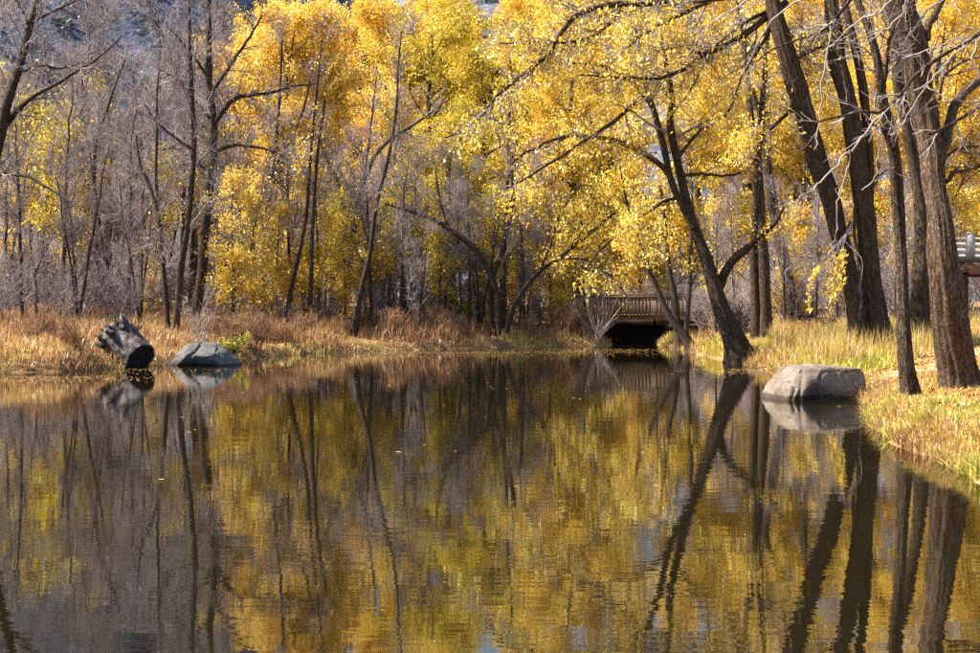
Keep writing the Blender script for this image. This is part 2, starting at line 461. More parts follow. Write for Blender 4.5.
def sprout(rng, P, R, n, t0, t1, ang, length, npts, rfac, wander, trop, lateral=None, rmin=.006, taper=.25, tbias=1.0, lenrel=None):
    B, Np, _ = P.shape
    L = np.linalg.norm(np.diff(P, axis=1), axis=2).sum(1)
    idx = rng.choice(B, n, p=L / L.sum())
    t = t0 + (t1 - t0) * rng.random(n) ** tbias
    f = t * (Np - 1); k = np.minimum(f.astype(int), Np - 2); u = (f - k)[:, None]
    p0 = P[idx, k] * (1 - u) + P[idx, k + 1] * u
    T = P[idx, k + 1] - P[idx, k]; T /= np.linalg.norm(T, axis=1, keepdims=True) + 1e-9
    r0 = R[idx, k] * (1 - u[:, 0]) + R[idx, k + 1] * u[:, 0]
    q = rng.normal(size=(n, 3)); q -= (q * T).sum(1, keepdims=True) * T; q /= np.linalg.norm(q, axis=1, keepdims=True) + 1e-9
    a = np.radians(rng.uniform(ang[0], ang[1], n))[:, None]
    D = np.cos(a) * T + np.sin(a) * q
    if lenrel is not None: ln = L[idx] * (1 - .55 * t) * rng.uniform(*lenrel, n)
    else: ln = rng.uniform(*length, n) * (1 - .45 * t)
    step = (ln / (npts - 1))[:, None]
    out = [p0]
    for s in range(npts - 1):
        D = D + rng.normal(size=(n, 3)) * wander + np.array([0, 0, 1.0]) * trop
        D /= np.linalg.norm(D, axis=1, keepdims=True)
        out.append(out[-1] + D * step)
    P2 = np.stack(out, 1)
    rb = np.maximum(np.minimum(r0 * rfac, ln * .02 + .004), rmin)
    R2 = rb[:, None] * np.linspace(1, taper, npts)[None]
    return P2, R2

def leaf_mesh(name, rng, C, size, tint=None, droop=.5, wide=.5):
    n = len(C)
    d = rng.normal(size=(n, 3)); d[:, 2] -= droop * 1.2; d /= np.linalg.norm(d, axis=1, keepdims=True)
    s = rng.normal(size=(n, 3)); s -= (s * d).sum(1, keepdims=True) * d; s /= np.linalg.norm(s, axis=1, keepdims=True)
    nn = np.cross(d, s)
    L = (size * np.clip(np.exp(rng.normal(size=n) * .33), .45, 1.8))[:, None]; Wd = L * wide * .5 * rng.uniform(.6, 1.25, n)[:, None]
    base = C - d * L * .5
    a = base; b = base + d * L * .45 + s * Wd + nn * L * .10; c = base + d * L; e = base + d * L * .45 - s * Wd + nn * L * .10
    V = np.stack([a, b, c, e], 1).reshape(-1, 3)
    i = np.arange(n)[:, None] * 4 + np.arange(4)[None]
    if tint is None: tint = rng.random(n)
    return mesh(name, V, [i], smooth=False, tint=np.repeat(tint, 4))

obj('hillside_scrub', leaf_mesh('hillside_scrub', rg_, SCRUB[0], .6, SCRUB[1] * .6, droop=0., wide=.8), M['scrub'], kind='stuff', label='low dark scrub scattered over the blue hillside', category='scrub')

def leaf_points(rng, P, n, t0=.2, spread=.12, sag=.0):
    B, Np, _ = P.shape
    wt = np.exp(rng.normal(size=B) * .9) * (rng.random(B) > .22); wt[0] += 1e-6
    idx = rng.choice(B, n, p=wt / wt.sum()); f = (t0 + (1 - t0) * rng.random(n)) * (Np - 1); k = np.minimum(f.astype(int), Np - 2); u = (f - k)[:, None]
    C = P[idx, k] * (1 - u) + P[idx, k + 1] * u + rng.normal(size=(n, 3)) * spread
    C[:, 2] -= sag * rng.random(n)
    return C, idx

def clump_tint(rng, idx, nb, lo=0., hi=1., var=.22):
    base = rng.uniform(lo, hi, nb)
    return np.clip(base[idx] + rng.normal(size=len(idx)) * var, 0, 1)

def grown_tree(name, seed, height, r0, lean=.04, forks=0, n1=16, n2=90, n3=450, l1=(2.0, 4.0), l2=(.8, 1.8), l3=(.35, .9), up=.10,
               leaves=0, leaf_size=.1, leaf_spread=.2, leaf_mat_=None, t0=.3, bark='bark_thin', twig='twig', tint=(0.1, .9), ang=(30, 65), wide=.55, stems=1, stem_spread=.25):
    """a free-standing tree at the origin: Empty > trunk, crown (> foliage)"""
    rng = np.random.default_rng(seed)
    Ps, Rs = [], []
    n = 18
    for s in range(stems):
        dirn = rng.normal(size=2) * lean
        if stems > 1:
            a = s * 2 * np.pi / stems + rng.uniform(-.5, .5); dirn = dirn + np.array([np.cos(a), np.sin(a)]) * stem_spread
        h = height * rng.uniform(.8, 1.0) if s else height
        z = np.linspace(0, 1, n)
        wob = np.cumsum(rng.normal(size=(n, 2)) * height * .006, 0)
        P = np.column_stack([dirn[0] * h * z ** 1.2 + wob[:, 0] * z, dirn[1] * h * z ** 1.2 + wob[:, 1] * z, h * z - .15])
        P[0, :2] += rng.normal(size=2) * .05 * (stems > 1)
        Ps.append(P); Rs.append(r0 * (1 if s == 0 else rng.uniform(.6, .95)) * (1 - z) ** .8 + .012)
    P0, R0 = np.stack(Ps), np.stack(Rs)
    root = thing(name, '', 'tree')
    V, Q = tubes(P0, R0, 10, ridge=.10, seed=seed, flare=.5)
    obj('trunk', mesh('trunk', V, [Q]), M[bark], root)
    P1, R1 = sprout(rng, P0, R0, n1, t0, .97, ang, l1, 9, .55, .13, up)
    P2, R2 = sprout(rng, np.concatenate([P1]), np.concatenate([R1]), n2, .15, 1, (25, 60), l2, 6, .6, .16, up * .7, rmin=.013)
    P3, R3 = sprout(rng, P2, R2, n3, .1, 1, (20, 55), l3, 4, .7, .15, up * .5, rmin=.008, taper=.6)
    V, Q = join([tubes(P1, R1, 6), tubes(P2, R2, 4), tubes(P3, R3, 3)])
    crown = obj('crown', mesh('crown', V, [Q]), M[twig], root)
    if leaves:
        c3, i3 = leaf_points(rng, P3, int(leaves * .8), .0, leaf_spread, leaf_spread * .5)
        c2, i2 = leaf_points(rng, P2, leaves - int(leaves * .8), .3, leaf_spread * .8)
        tn = np.concatenate([clump_tint(rng, i3, len(P3), *tint), clump_tint(rng, i2, len(P2), *tint)])
        obj('foliage', leaf_mesh('foliage', rng, np.concatenate([c3, c2]), leaf_size, tn, wide=wide), M[leaf_mat_], crown, kind='stuff')
    return root

def put(root, x, y, rz=0., s=1., z=None):
    root.location = (x, y, float(land(np.array([x]), np.array([y]))[0]) - .03 if z is None else z)
    root.rotation_euler = (0, 0, rz); root.scale = (s, s, s)

LANDMARKS = [(60, 'behind the leaning tree with the pale bough'), (130, 'behind the crooked black trunk'), (185, 'behind the thin tree bending by the log'),
             (245, 'behind the tall dark leafless tree'), (330, 'behind the slim stems before the amber trees'), (400, 'behind the dark forked tree'), (470, 'behind the long arching limb'),
             (540, 'behind the bare tree of several stems'), (700, 'near the timber footbridge'), (780, 'behind the leaning willow'), (850, 'behind the straight thin trunks'),
             (915, 'behind the massive splitting trunks'), (9999, 'behind the thickest trunk')]
def landmark(px): return next(t for lim, t in LANDMARKS if px < lim)
def place_many(proto, spots, label, group):
    """spots: (px, depth, rz, scale); label: one for look-alikes or one for each"""
    for k, (px, d, rz, s) in enumerate(spots):
        o = proto if k == 0 else copy_thing(proto)
        put(o, (px - 490) / FPX * d, d, rz, s)
        o['label'] = label[k] if not isinstance(label, str) else label.replace(', @', landmark(px).replace('behind', ' before').replace('near', ' near')).replace('@', landmark(px)); o['group'] = group

# ------------------------------------------------------------------ trees traced in place: every stem has its own depth and thickness
def traced_tree(name, label, seed, stems, limbs=(), depth=None, bark='bark', twig='twig', n1=8, n2=50, n3=220, l1=(.8, 2.4), l2=(.5, 1.3), l3=(.25, .7),
                up=.06, t0=.35, leaves=0, leaf='gold', leaf_size=.09, spread=.16, sides=14, group=None, limb_depth=None, tint=(.1, .9), leaf_on=None, sag=.1, grow_on_limbs=True, no_grow=0, ang=(30, 70), flare=.7):
    rng = np.random.default_rng(seed)
    bx, by = stems[0][0][0], stems[0][0][1]
    d = depth or ground_hit(bx, by) or 50.0
    b = at(bx, by, d); gz = float(land(b[:1], b[1:2])[0])
    base = np.array([b[0], b[1], gz])
    root = thing(name, label, 'tree', tuple(base), 0, group)
    n = 34 if sides < 18 else 72
    Ps, Rs = [], []
    for s, st in enumerate(stems):
        pts = [at(px, py, d + .25 * math.sin(py * .021 + seed + s)) for px, py, w in st]
        if s == 0 or len(st[0]) == 3 and st[0][1] > by - 14:
            pts[0] = np.array([pts[0][0], pts[0][1], min(pts[0][2], gz) - .2])
        rad = [w * .5 * d / FPX for _, _, w in st]
        pr = resample(np.column_stack([np.array(pts), rad]), n)
        Ps.append(pr[:, :3] - base); Rs.append(np.maximum(pr[:, 3], .006))
    P0, R0 = np.stack(Ps), np.stack(Rs)
    for s in range(len(stems)):
        V, Q = tubes(P0[s:s+1], R0[s:s+1], sides, ridge=.16 if sides < 18 else .24, seed=seed + s, flare=flare if stems[s][0][1] > by - 14 else 0)
        obj('trunk', mesh('trunk', V, [Q]), M[bark], root)
    LP, LR = [], []
    for k, lb in enumerate(limbs):
        dd = (limb_depth[k] if limb_depth else rng.uniform(-1.3, .8))
        m = len(lb)
        pts = [at(px, py, d + dd * (j / (m - 1)) ** 1.1) for j, (px, py, w) in enumerate(lb)]
        rad = [w * .5 * d / FPX for _, _, w in lb]
        pr = resample(np.column_stack([np.array(pts), rad]), 18)
        pr[1:-1, :3] += rng.normal(size=(16, 3)) * .012
        LP.append(pr[:, :3] - base); LR.append(np.maximum(pr[:, 3], .005))
        V, Q = tubes(LP[-1][None], LR[-1][None], 8, ridge=.08, seed=seed + k)
        obj('limb', mesh('limb', V, [Q]), M[bark if max(rad) > .03 else twig], root)
    parts = []
    src_P, src_R = [], []
    if n1:
        P1, R1 = sprout(rng, P0, R0, n1, t0, 1, ang, l1, 18, .5, .09, up)
        parts.append(tubes(P1, R1, 6)); src_P.append(P1); src_R.append(R1)
    if LP and grow_on_limbs: src_P.append(np.stack(LP[:len(LP) - no_grow])); src_R.append(np.stack(LR[:len(LR) - no_grow]))
    if src_P and n2:
        SP, SR = np.concatenate(src_P), np.concatenate(src_R)
        P2, R2 = sprout(rng, SP, SR, n2, .12, 1, (25, 65), l2, 7, .6, .15, up * .8, rmin=.00026 * d)
        P3, R3 = sprout(rng, P2, R2, n3, .1, 1, (20, 60), l3, 4, .7, .15, up * .4, rmin=.00017 * d, taper=.6)
        parts += [tubes(P2, R2, 4), tubes(P3, R3, 3)]
        V, Q = join(parts)
        crown = obj('crown', mesh('crown', V, [Q]), M[twig], root)
        if leaves:
            keep = P3
            if leaf_on is not None:
                mid = keep.mean(1) + base
                r = mid - np.array([0, 0, CAM_H])
                py = HORIZON - FPX * r[:, 2] / r[:, 1]; px = 490 + FPX * r[:, 0] / r[:, 1]
                keep = keep[leaf_on(px, py)]
            if len(keep):
                c3, i3 = leaf_points(rng, keep, leaves, .0, spread, sag)
                obj('foliage', leaf_mesh('foliage', rng, c3, leaf_size, clump_tint(rng, i3, len(keep), *tint), droop=.9), M[leaf], crown, kind='stuff')
    return root

# --- trees of the right bank
traced_tree('willow_tree', 'dark willow leaning out over the water beside the timber bridge', 11,
    [[(743,361,31),(734,337,22),(720,305,16),(708,264,13),(698,238,10.5),(691,218,9.5),(684,190,9),(677,160,8),(670,125,7),(672,100,6),(667,70,5),(660,30,4),(656,-20,3)],
     [(694,228,8),(682,205,7),(671,180,7),(663,145,6.5),(655,115,6),(646,85,5),(638,50,4),(634,0,3)]],
    [[(719,288,10),(726,270,9.5),(737,256,9),(749,246,8),(764,233,6),(776,222,4),(784,208,2.5)],
     [(669,175,6),(655,160,6),(641,152,5.5),(616,141,5),(598,138,4.5),(564,136,3.5),(531,150,2.5),(510,165,1.5)],
     [(648,90,4),(635,103,4),(619,118,4),(589,138,3.5),(561,156,3),(531,175,2.2),(506,190,1.5)],
     [(681,176,3.4),(700,174,3),(725,176,2.5),(745,172,2)],
     [(676,160,4),(700,130,3.5),(722,118,3),(738,95,2)],
     [(652,108,4),(630,80,3.5),(600,66,3),(560,62,2)],
     [(683,195,4),(660,205,3),(630,225,2.5),(600,250,2),(585,270,1.5)]],
    n1=16, n2=130, n3=900, leaves=9500, leaf_size=.105, spread=.13, sag=.25, up=-.02, l1=(1.2, 3.2), l2=(.6, 1.6), l3=(.3, .8), t0=.45, sides=20, tint=(.15, .95),
    leaf_on=lambda px, py: (py < 250) | (px < 640))
traced_tree('alder_tree', 'slender straight pair of trunks standing close together behind the leaning willow', 12,
    [[(766,343,13),(766,315,12),(765,290,11.5),(762,240,10.5),(760,200,9.5),(758,160,8),(761,120,6.5),(765,70,5),(770,10,4),(774,-40,3)],
     [(756,343,11),(756,315,10),(755,280,9.5),(753,240,8.5),(756,190,7.5),(754,140,6),(748,90,5),(744,30,4)]],
    n1=12, n2=60, n3=380, leaves=4200, leaf_size=.10, t0=.4, l1=(1.0, 2.6), sides=14, leaf_on=lambda px, py: py < 235)
traced_tree('alder_tree', 'thin trunk leaning towards the willow with a narrow fork at the top', 13,
    [[(799,332,14),(794,312,12.5),(787,275,11.5),(777,228,11),(770,187,11),(764,150,10),(757,112,9),(750,86,7),(744,55,5.5),(738,10,4),(735,-30,3)]],
    [[(762,140,6),(767,120,6),(768,100,5),(766,70,4),(764,30,3)],
     [(766,160,4),(774,130,4),(786,110,3.5),(800,98,2.5)]],
    n1=8, n2=60, n3=380, leaves=3600, leaf_size=.10, t0=.45, sides=14, leaf_on=lambda px, py: py < 215)
traced_tree('alder_tree', 'straight thin trunk with a side limb rising towards the large dark trunks', 14,
    [[(799,324,12),(799,280,11),(799,236,10.5),(798,200,9),(800,160,7.5),(806,120,6),(810,70,5),(812,20,4),(815,-30,3)]],
    [[(801,246,6),(808,235,6),(822,222,5.5),(835,205,4.5),(845,190,3)]],
    n1=9, n2=50, n3=300, leaves=1900, leaf_size=.10, t0=.4, sides=14, leaf_on=lambda px, py: py < 240)
big = lambda px, py: ((px > 772) & (px < 865) & (py > 30) & (py < 140)) | ((px > 430) & (px < 735) & (py < 150))
traced_tree('cottonwood_tree', 'massive dark furrowed cottonwood splitting into leaning trunks behind the large boulder', 15,
    [[(878,352,40),(875,325,29),(872,300,24),(869,265,20.5),(866,225,18.5),(860,180,17.5),(853,130,17.5),(846,92,17),(837,60,17),(832,10,14),(826,-40,11),(822,-90,8)],
     [(863,350,24),(856,312,18),(847,265,16),(838,230,16),(829,195,18),(818,165,19),(809,130,19),(799,95,18.5),(787,55,17.5),(778,25,16),(770,-10,13),(760,-60,10)],
     [(869,235,7),(870,190,8),(869,150,9),(864,95,9),(858,60,8),(848,18,7),(840,-20,5),(834,-60,4)]],
    [[(787,2,7),(769,15,7),(754,28,6.5),(732,43,6),(702,55,5),(690,66,4.5),(671,75,3.5),(653,79,3),(615,77,2.4),(577,75,1.5)],
     [(702,55,3.5),(682,48,3),(660,50,2.5),(640,56,1.5)],
     [(775,-5,10),(740,-4,9),(700,0,7.5),(640,4,7),(600,6,6),(572,18,5),(560,35,4.5),(549,55,4),(531,69,3.6),(500,92,3),(472,125,2.4),(445,138,1.6)],
     [(710,2,4),(695,8,4),(673,18,3.5),(658,26,3),(640,37,2.4),(615,60,1.5)],
     [(622,10,4),(610,24,3.5),(583,40,3),(545,42,2),(500,44,1.4)],
     [(776,20,5),(760,48,3),(745,70,2),(735,95,1.4)],
     [(772,10,5),(742,25,3),(715,48,2.4),(690,90,1.5)],
     [(790,62,5),(812,50,4.5),(835,40,4),(852,34,3)],
     [(805,105,5),(790,112,4),(778,122,3.5),(770,130,2.5)],
     [(850,222,2.4),(842,245,1.8),(835,262,1.5),(827,280,1.0)],
     [(856,205,4),(854,230,3.2),(858,255,3),(862,285,2.5),(860,320,2.5)]],
    n1=10, n2=300, n3=2600, up=-.03, l2=(.5, 1.7), l3=(.3, .8), leaves=6500, leaf='gold', leaf_size=.105, t0=.5, sides=48, leaf_on=big, twig='twig', no_grow=2, tint=(.3, 1.0), sag=.2)
traced_tree('sapling_tree', 'slim grey trunk rooted at the pond edge between boulder and thick trunk', 16,
    [[(912,400,19),(909,385,16),(906,364,14.5),(903,318,12.5),(901,257,11),(898,210,11),(895,160,11),(888,125,10.5),(882,97,9.5),(879,70,8.5),(872,40,8),(864,17,7.5),(857,0,7),(848,-30,5),(842,-70,4)]],
    [[(893,150,5),(885,135,5),(878,128,4),(868,122,3)],
     [(883,100,5),(886,75,4.5),(888,50,4),(894,25,3)]],
    n1=7, n2=40, n3=220, t0=.6, sides=32, l1=(.6, 1.6), flare=.6, twig='twig')
traced_tree('cottonwood_tree', 'brown trunk half hidden behind the slim grey trunk and the thickest trunk', 17,
    [[(921,347,24),(920,330,20),(920,312,19),(922,270,16.5),(923,238,15.5),(920,202,13),(914,165,12),(908,128,12),(900,92,12),(897,40,12),(893,0,11),(888,-50,8)]],
    n1=6, n2=40, n3=240, t0=.55, sides=18)
traced_tree('cottonwood_tree', 'thickest brown furrowed trunk on the grassy bank beside the dirt path', 18,
    [[(963,392,42),(959,372,36),(953,335,34.5),(948,295,31),(943,255,27),(940,220,23),(934,180,22.5),(931,150,24),(925,115,24),(920,92,24),(915,46,23),(906,10,18),(900,-25,15),(893,-80,11)]],
    [[(926,40,9),(930,22,8),(938,8,7),(948,-15,6),(955,-50,5)],
     [(936,170,12),(944,142,11),(957,102,10),(978,82,9),(1000,66,7),(1030,40,5)],
     [(943,162,4),(956,150,3.4),(968,147,3),(985,146,2.4),(1005,150,1.5)],
     [(946,182,5),(955,172,4.5),(968,171,4),(985,164,3),(1010,160,2)],
     [(940,100,3),(946,75,3),(962,62,2.6),(985,55,2)]],
    n1=7, n2=55, n3=380, t0=.6, sides=56, bark='bark_lit', twig='twig_dark', limb_depth=[.5, .8, 1.5, 1.0, -1], flare=.55)
# a tree on the bank just outside the frame whose pale dead boughs hang into it
traced_tree('box_elder_tree', 'pale bare boughs and hanging twigs reaching in over the pond bank', 19,
    [[(1085,560,40),(1082,480,34),(1085,400,30),(1080,300,28),(1076,200,26),(1070,100,24),(1060,0,22),(1050,-90,17),(1046,-170,12)]],
    [[(1062,10,9),(1020,22,6),(980,35,4.6),(956,46,4.4),(932,61,4.2),(914,77,3.8),(899,96,3.4),(886,110,3.2),(870,112,3),(853,114,2.6),(835,119,2.2),(815,123,1.4)],
     [(884,112,2.2),(861,138,2),(837,165,1.8),(818,184,1.4),(800,196,.8)],
     [(881,115,1.6),(879,140,1.5),(879,156,1.4),(875,178,1.3),(862,190,1)],
     [(850,150,1.6),(846,175,1.5),(838,202,1.4),(836,232,1.2)],
     [(1068,60,7),(1020,84,5),(973,110,3.8),(956,122,3.4),(942,129,3.2),(930,134,2.6)],
     [(1050,-60,8),(960,-45,5.5),(890,-25,4.5),(850,0,4),(840,15,3.8),(830,26,3.4),(815,33,2.8),(800,39,2.3),(770,52,1.6),(745,75,1)],
     [(830,26,2),(828,51,1.8),(822,83,1.7),(820,118,1.4),(814,150,1)],
     [(940,-40,3),(905,-10,2.4),(892,0,2.2),(873,15,2),(855,24,1.8),(837,40,1.5),(812,62,1)],
     [(950,-40,3),(925,-18,2.4),(908,0,2.2),(899,17,2),(881,33,1.8),(865,42,1.2)],
     [(985,-45,3),(955,-15,2.4),(940,0,2.2),(918,22,2),(903,50,1.8),(890,65,1.2)],
     [(980,36,2.4),(950,60,2.2),(927,85,2),(910,92,1.8),(892,107,1.4),(875,125,1)],
     [(927,85,2),(940,97,2),(954,100,2),(980,101,1.8),(1010,96,1.6)],
     [(860,-15,2.4),(800,0,2),(770,25,1.8),(752,55,1.4),(742,85,1)],
     [(870,-20,2.6),(790,-12,2),(735,8,1.8),(700,35,1.4),(675,80,1)],
     [(1000,-52,3),(1000,-10,2),(985,20,1.6),(972,60,1.2)],
     [(940,55,1.8),(925,85,1.5),(905,120,1.3),(890,135,1)]],
    depth=15.5, n1=3, n2=85, n3=420, up=-.05, l1=(.6, 1.2), l2=(.25, .7), l3=(.12, .35), twig='twig_pale', bark='bark', t0=.7, sides=18,
    limb_depth=[-.5, 0, .3, .2, -1, .6, .2, .9, .5, .2, -.4, -.2, 1.4, 2.2, -.8, .2], flare=.3)

# --- trees by the bridge and along the far bank
traced_tree('willow_sapling', 'slanting brown stem rising across the bridge railing', 21,
    [[(694,349,10),(684,336,8.5),(675,325,7.5),(664,305,6),(657,288,5),(648,267,4),(638,238,3.2),(632,220,2.6),(624,190,2),(620,165,1.5)]],
    n1=9, n2=40, n3=240, leaves=1700, leaf_size=.11, l1=(.8, 2.2), bark='bark_thin', twig='twig_dark', sides=10, leaf_on=lambda px, py: py < 285)
traced_tree('willow_sapling', 'reddish upright stems just beside the end of the timber bridge', 22,
    [[(680,346,8),(677,320,7),(674,293,6),(669,270,5.5),(667,245,5),(664,215,4),(660,185,3)],
     [(684,346,6),(688,310,5),(690,275,4.5),(691,245,4),(692,215,3)]],
    n1=11, n2=50, n3=300, leaves=1500, leaf_size=.11, l1=(.8, 2.0), bark='bark_thin', twig='twig_dark', sides=10, leaf_on=lambda px, py: py < 270)
traced_tree('arching_tree', 'thin tree arching low over the reeds towards the bridge with golden leaves', 23,
    [[(505,338,6.5),(511,315,5.5),(523,291,5),(540,271,4.6),(560,257,4.2),(577,243,3.8),(593,231,3.2),(612,215,2.5),(630,205,1.6)]],
    [[(540,271,3),(552,240,2.6),(560,215,2.2),(575,190,1.6)], [(560,257,2.6),(590,262,2.2),(615,280,1.6),(630,300,1)],
     [(577,243,2.6),(585,215,2.4),(590,190,1.8),(600,165,1.2)]],
    n1=14, n2=90, n3=600, leaves=4600, leaf_size=.115, l1=(.8, 2.2), l2=(.5, 1.4), bark='bark_thin', twig='twig_dark', sides=10, t0=.4, sag=.3)
traced_tree('multi_stem_tree', 'bare tree of several stems with one long limb arching away from the bridge', 24,
    [[(499,337,8),(499,308,7),(494,283,6),(476,251,5.5),(449,229,5),(432,219,4),(402,209,2.8),(385,204,1.5)],
     [(492,324,6),(491,300,6),(493,275,6),(500,255,6),(508,224,5.5),(514,193,5),(510,165,4.5),(508,128,3.6),(512,90,2.5),(510,60,1.6)],
     [(503,330,5),(504,300,4.5),(504,265,4.5),(505,230,4),(508,180,3),(516,140,2)]],
    [[(449,229,2.5),(440,200,2),(436,170,1.4)], [(510,165,3),(530,150,2.6),(552,145,2),(575,132,1.2)], [(508,128,2.4),(490,118,2),(470,115,1.4)]],
    n1=16, n2=100, n3=600, leaves=500, leaf='olive', leaf_size=.1, l1=(.8, 2.4), bark='bark_thin', sides=10, t0=.35)
traced_tree('forked_tree', 'bare forked tree with two dark stems parting just above the russet grass', 25,
    [[(343,322,8),(344,295,7.5),(344,264,6),(344,230,5),(342,200,4),(338,182,3.4),(328,162,2.6),(318,135,1.8)],
     [(346,295,6),(349,270,6),(352,241,6),(357,205,5.5),(365,178,5),(376,155,4),(392,138,3.4),(412,126,2.6),(432,112,1.8)]],
    [[(365,178,3),(368,150,2.6),(372,115,2),(376,80,1.4)], [(352,241,3),(362,262,2.6),(374,285,2)]],
    n1=18, n2=110, n3=650, bark='bark_thin', sides=12, t0=.3, l1=(.8, 2.4))
traced_tree('slender_tree', 'slender grey tree leaning beside the forked one in russet grass', 26,
    [[(354,337,6),(361,291,5.5),(370,254,5),(375,214,4.4),(383,180,4),(392,140,3.4),(397,101,2.8),(398,67,2),(402,30,1.2)]],
    n1=16, n2=90, n3=520, bark='bark_thin', sides=10, t0=.3, l1=(.8, 2.2))
traced_tree('slender_tree', 'thin pale sapling standing alone where the russet grass is tallest', 27,
    [[(433,316,3.6),(437,290,3.2),(441,270,3),(446,240,2.6),(452,210,2),(455,180,1.3)]],
    n1=12, n2=50, n3=240, bark='twig', sides=8, t0=.25, l1=(.6, 1.6))
traced_tree('slender_tree', 'dark slim trunk bending towards the golden foliage over the russet bank', 28,
    [[(252,312,5),(254,280,4.6),(254,247,4.4),(258,210,4),(269,178,3.6),(281,155,3.2),(293,135,2.8),(305,104,2.2),(312,70,1.4)],
     [(262,318,6.5),(263,285,6),(264,247,5.5),(267,215,5),(273,180,4.5),(276,140,4),(280,90,3),(282,40,2)]],
    n1=20, n2=110, n3=650, leaves=700, leaf='orange', leaf_size=.1, bark='bark_thin', sides=10, t0=.3, l1=(.8, 2.2), leaf_on=lambda px, py: py < 200)
traced_tree('slender_tree', 'two narrow dark stems slanting together in front of the golden trees', 29,
    [[(284,328,5),(290,295,4.6),(296,267,4.4),(302,240,4),(307,210,3.8),(309,175,3.4),(313,130,2.8),(318,80,2),(322,40,1.3)],
     [(310,305,5),(311,280,4.6),(312,240,4.2),(314,200,4),(318,150,3.2),(325,100,2.4)]],
    n1=18, n2=100, n3=600, leaves=500, leaf='orange', leaf_size=.1, bark='bark_thin', sides=10, t0=.3, l1=(.8, 2.2), leaf_on=lambda px, py: py < 190)
traced_tree('bare_tree', 'tall dark leafless tree with long side limbs behind the domed boulder', 30,
    [[(194,322,11),(198,300,10),(202,274,9.5),(205,230,9),(210,190,8.5),(214,150,8),(213,115,7),(209,84,6.5),(209,40,5.5),(209,0,4.5),(212,-40,3)]],
    [[(207,100,4.5),(222,77,4),(236,57,3.2),(250,37,2.4),(262,15,1.6)], [(213,125,5),(232,101,4.5),(252,95,4),(269,93,3.4),(296,86,2.4),(315,84,1.4)],
     [(214,152,4),(228,147,3.6),(242,145,3.2),(269,150,2.4),(290,160,1.4)], [(209,80,3.6),(196,60,3),(180,40,2.2),(165,25,1.4)],
     [(205,170,3.4),(190,155,3),(175,148,2.4),(160,150,1.4)], [(205,230,3),(222,215,2.6),(240,212,2),(258,220,1.3)], [(211,120,4),(192,98,3.4),(178,80,2.6),(160,70,1.6)]],
    n1=26, n2=320, n3=2600, sides=14, t0=.35, l1=(1.0, 2.8), l2=(.6, 1.6), up=.04)
traced_tree('bare_tree', 'tall grey leafless trunk just beside the tall dark one', 31,
    [[(175,337,7),(179,290,6.5),(183,255,6.2),(187,230,6),(191,190,5.6),(194,141,5),(192,94,4.6),(190,50,4),(189,0,3),(187,-35,2)]],
    [[(192,100,3),(180,80,2.6),(172,55,2),(160,30,1.4)], [(194,150,3),(178,140,2.6),(160,125,2),(145,105,1.3)]],
    n1=24, n2=220, n3=1700, sides=12, t0=.3, bark='bark_thin', l1=(.8, 2.4))
traced_tree('bare_tree', 'thin bare tree bending sideways between weathered log and domed boulder', 32,
    [[(169,336,5.6),(167,310,5.2),(165,287,5),(162,248,4.6),(160,228,4.4),(155,202,4),(148,182,3.4),(140,165,2.6),(136,135,1.8)],
     [(158,215,3),(156,168,3),(157,130,2.6),(157,94,2),(160,60,1.3)]],
    n1=16, n2=90, n3=560, sides=10, t0=.3, bark='bark_thin', l1=(.7, 2.0))
traced_tree('bare_tree', 'thick crooked black trunk in the dry grass above the weathered log', 33,
    [[(101,313,13),(101,298,10.5),(103,282,9),(107,266,8),(109,248,7.5),(108,232,7),(112,212,6),(117,197,5.4),(128,182,4.4),(141,168,3),(150,150,2)],
     [(97,312,5),(97,285,4.6),(96,250,4.2),(96,209,4),(94,165,3.6),(98,135,3.2),(107,110,2.8),(114,88,2.4),(125,60,1.6)]],
    [[(110,240,3),(122,232,2.6),(138,229,2.2),(155,229,1.3)]],
    n1=22, n2=120, n3=800, sides=14, t0=.3, l1=(.8, 2.4))
traced_tree('bare_tree', 'leaning dark tree with a long pale bough reaching over the thicket', 34,
    [[(-44,372,16),(-36,330,14),(-28,260,12.5),(-14,190,11.5),(0,137,10.5),(7,104,9.5),(14,84,8.5),(20,64,8),(30,24,7),(37,0,6),(45,-40,4)]],
    [[(0,135,6),(13,116,5),(30,99,4.2),(57,84,3.4),(84,67,2.6),(108,50,1.8),(122,35,1)], [(28,25,3.4),(22,10,3),(14,-5,2.4),(5,-25,2)],
     [(-20,215,5),(0,174,4),(14,175,3.4),(27,177,3),(50,189,2.4),(74,207,1.5)], [(18,72,3),(40,66,2.4),(62,68,1.8),(80,64,1)],
     [(30,24,3.4),(48,14,2.8),(70,4,2),(95,-10,1.3)]],
    depth=31.0, n1=12, n2=90, n3=560, sides=14, t0=.5, l1=(.8, 2.0), twig='twig', up=.03)
traced_tree('dead_snag', 'small broken pale snag in the dry grass of the bank', 35,
    [[(35,325,4.5),(36,300,4.2),(35,280,4),(32,262,3.4),(30,245,2.6),(29,234,2)]],
    [[(35,275,2.4),(40,262,2),(44,250,1.4)]], n1=7, n2=20, n3=60, sides=8, bark='wood_grey' , twig='twig', l1=(.4, 1.2))

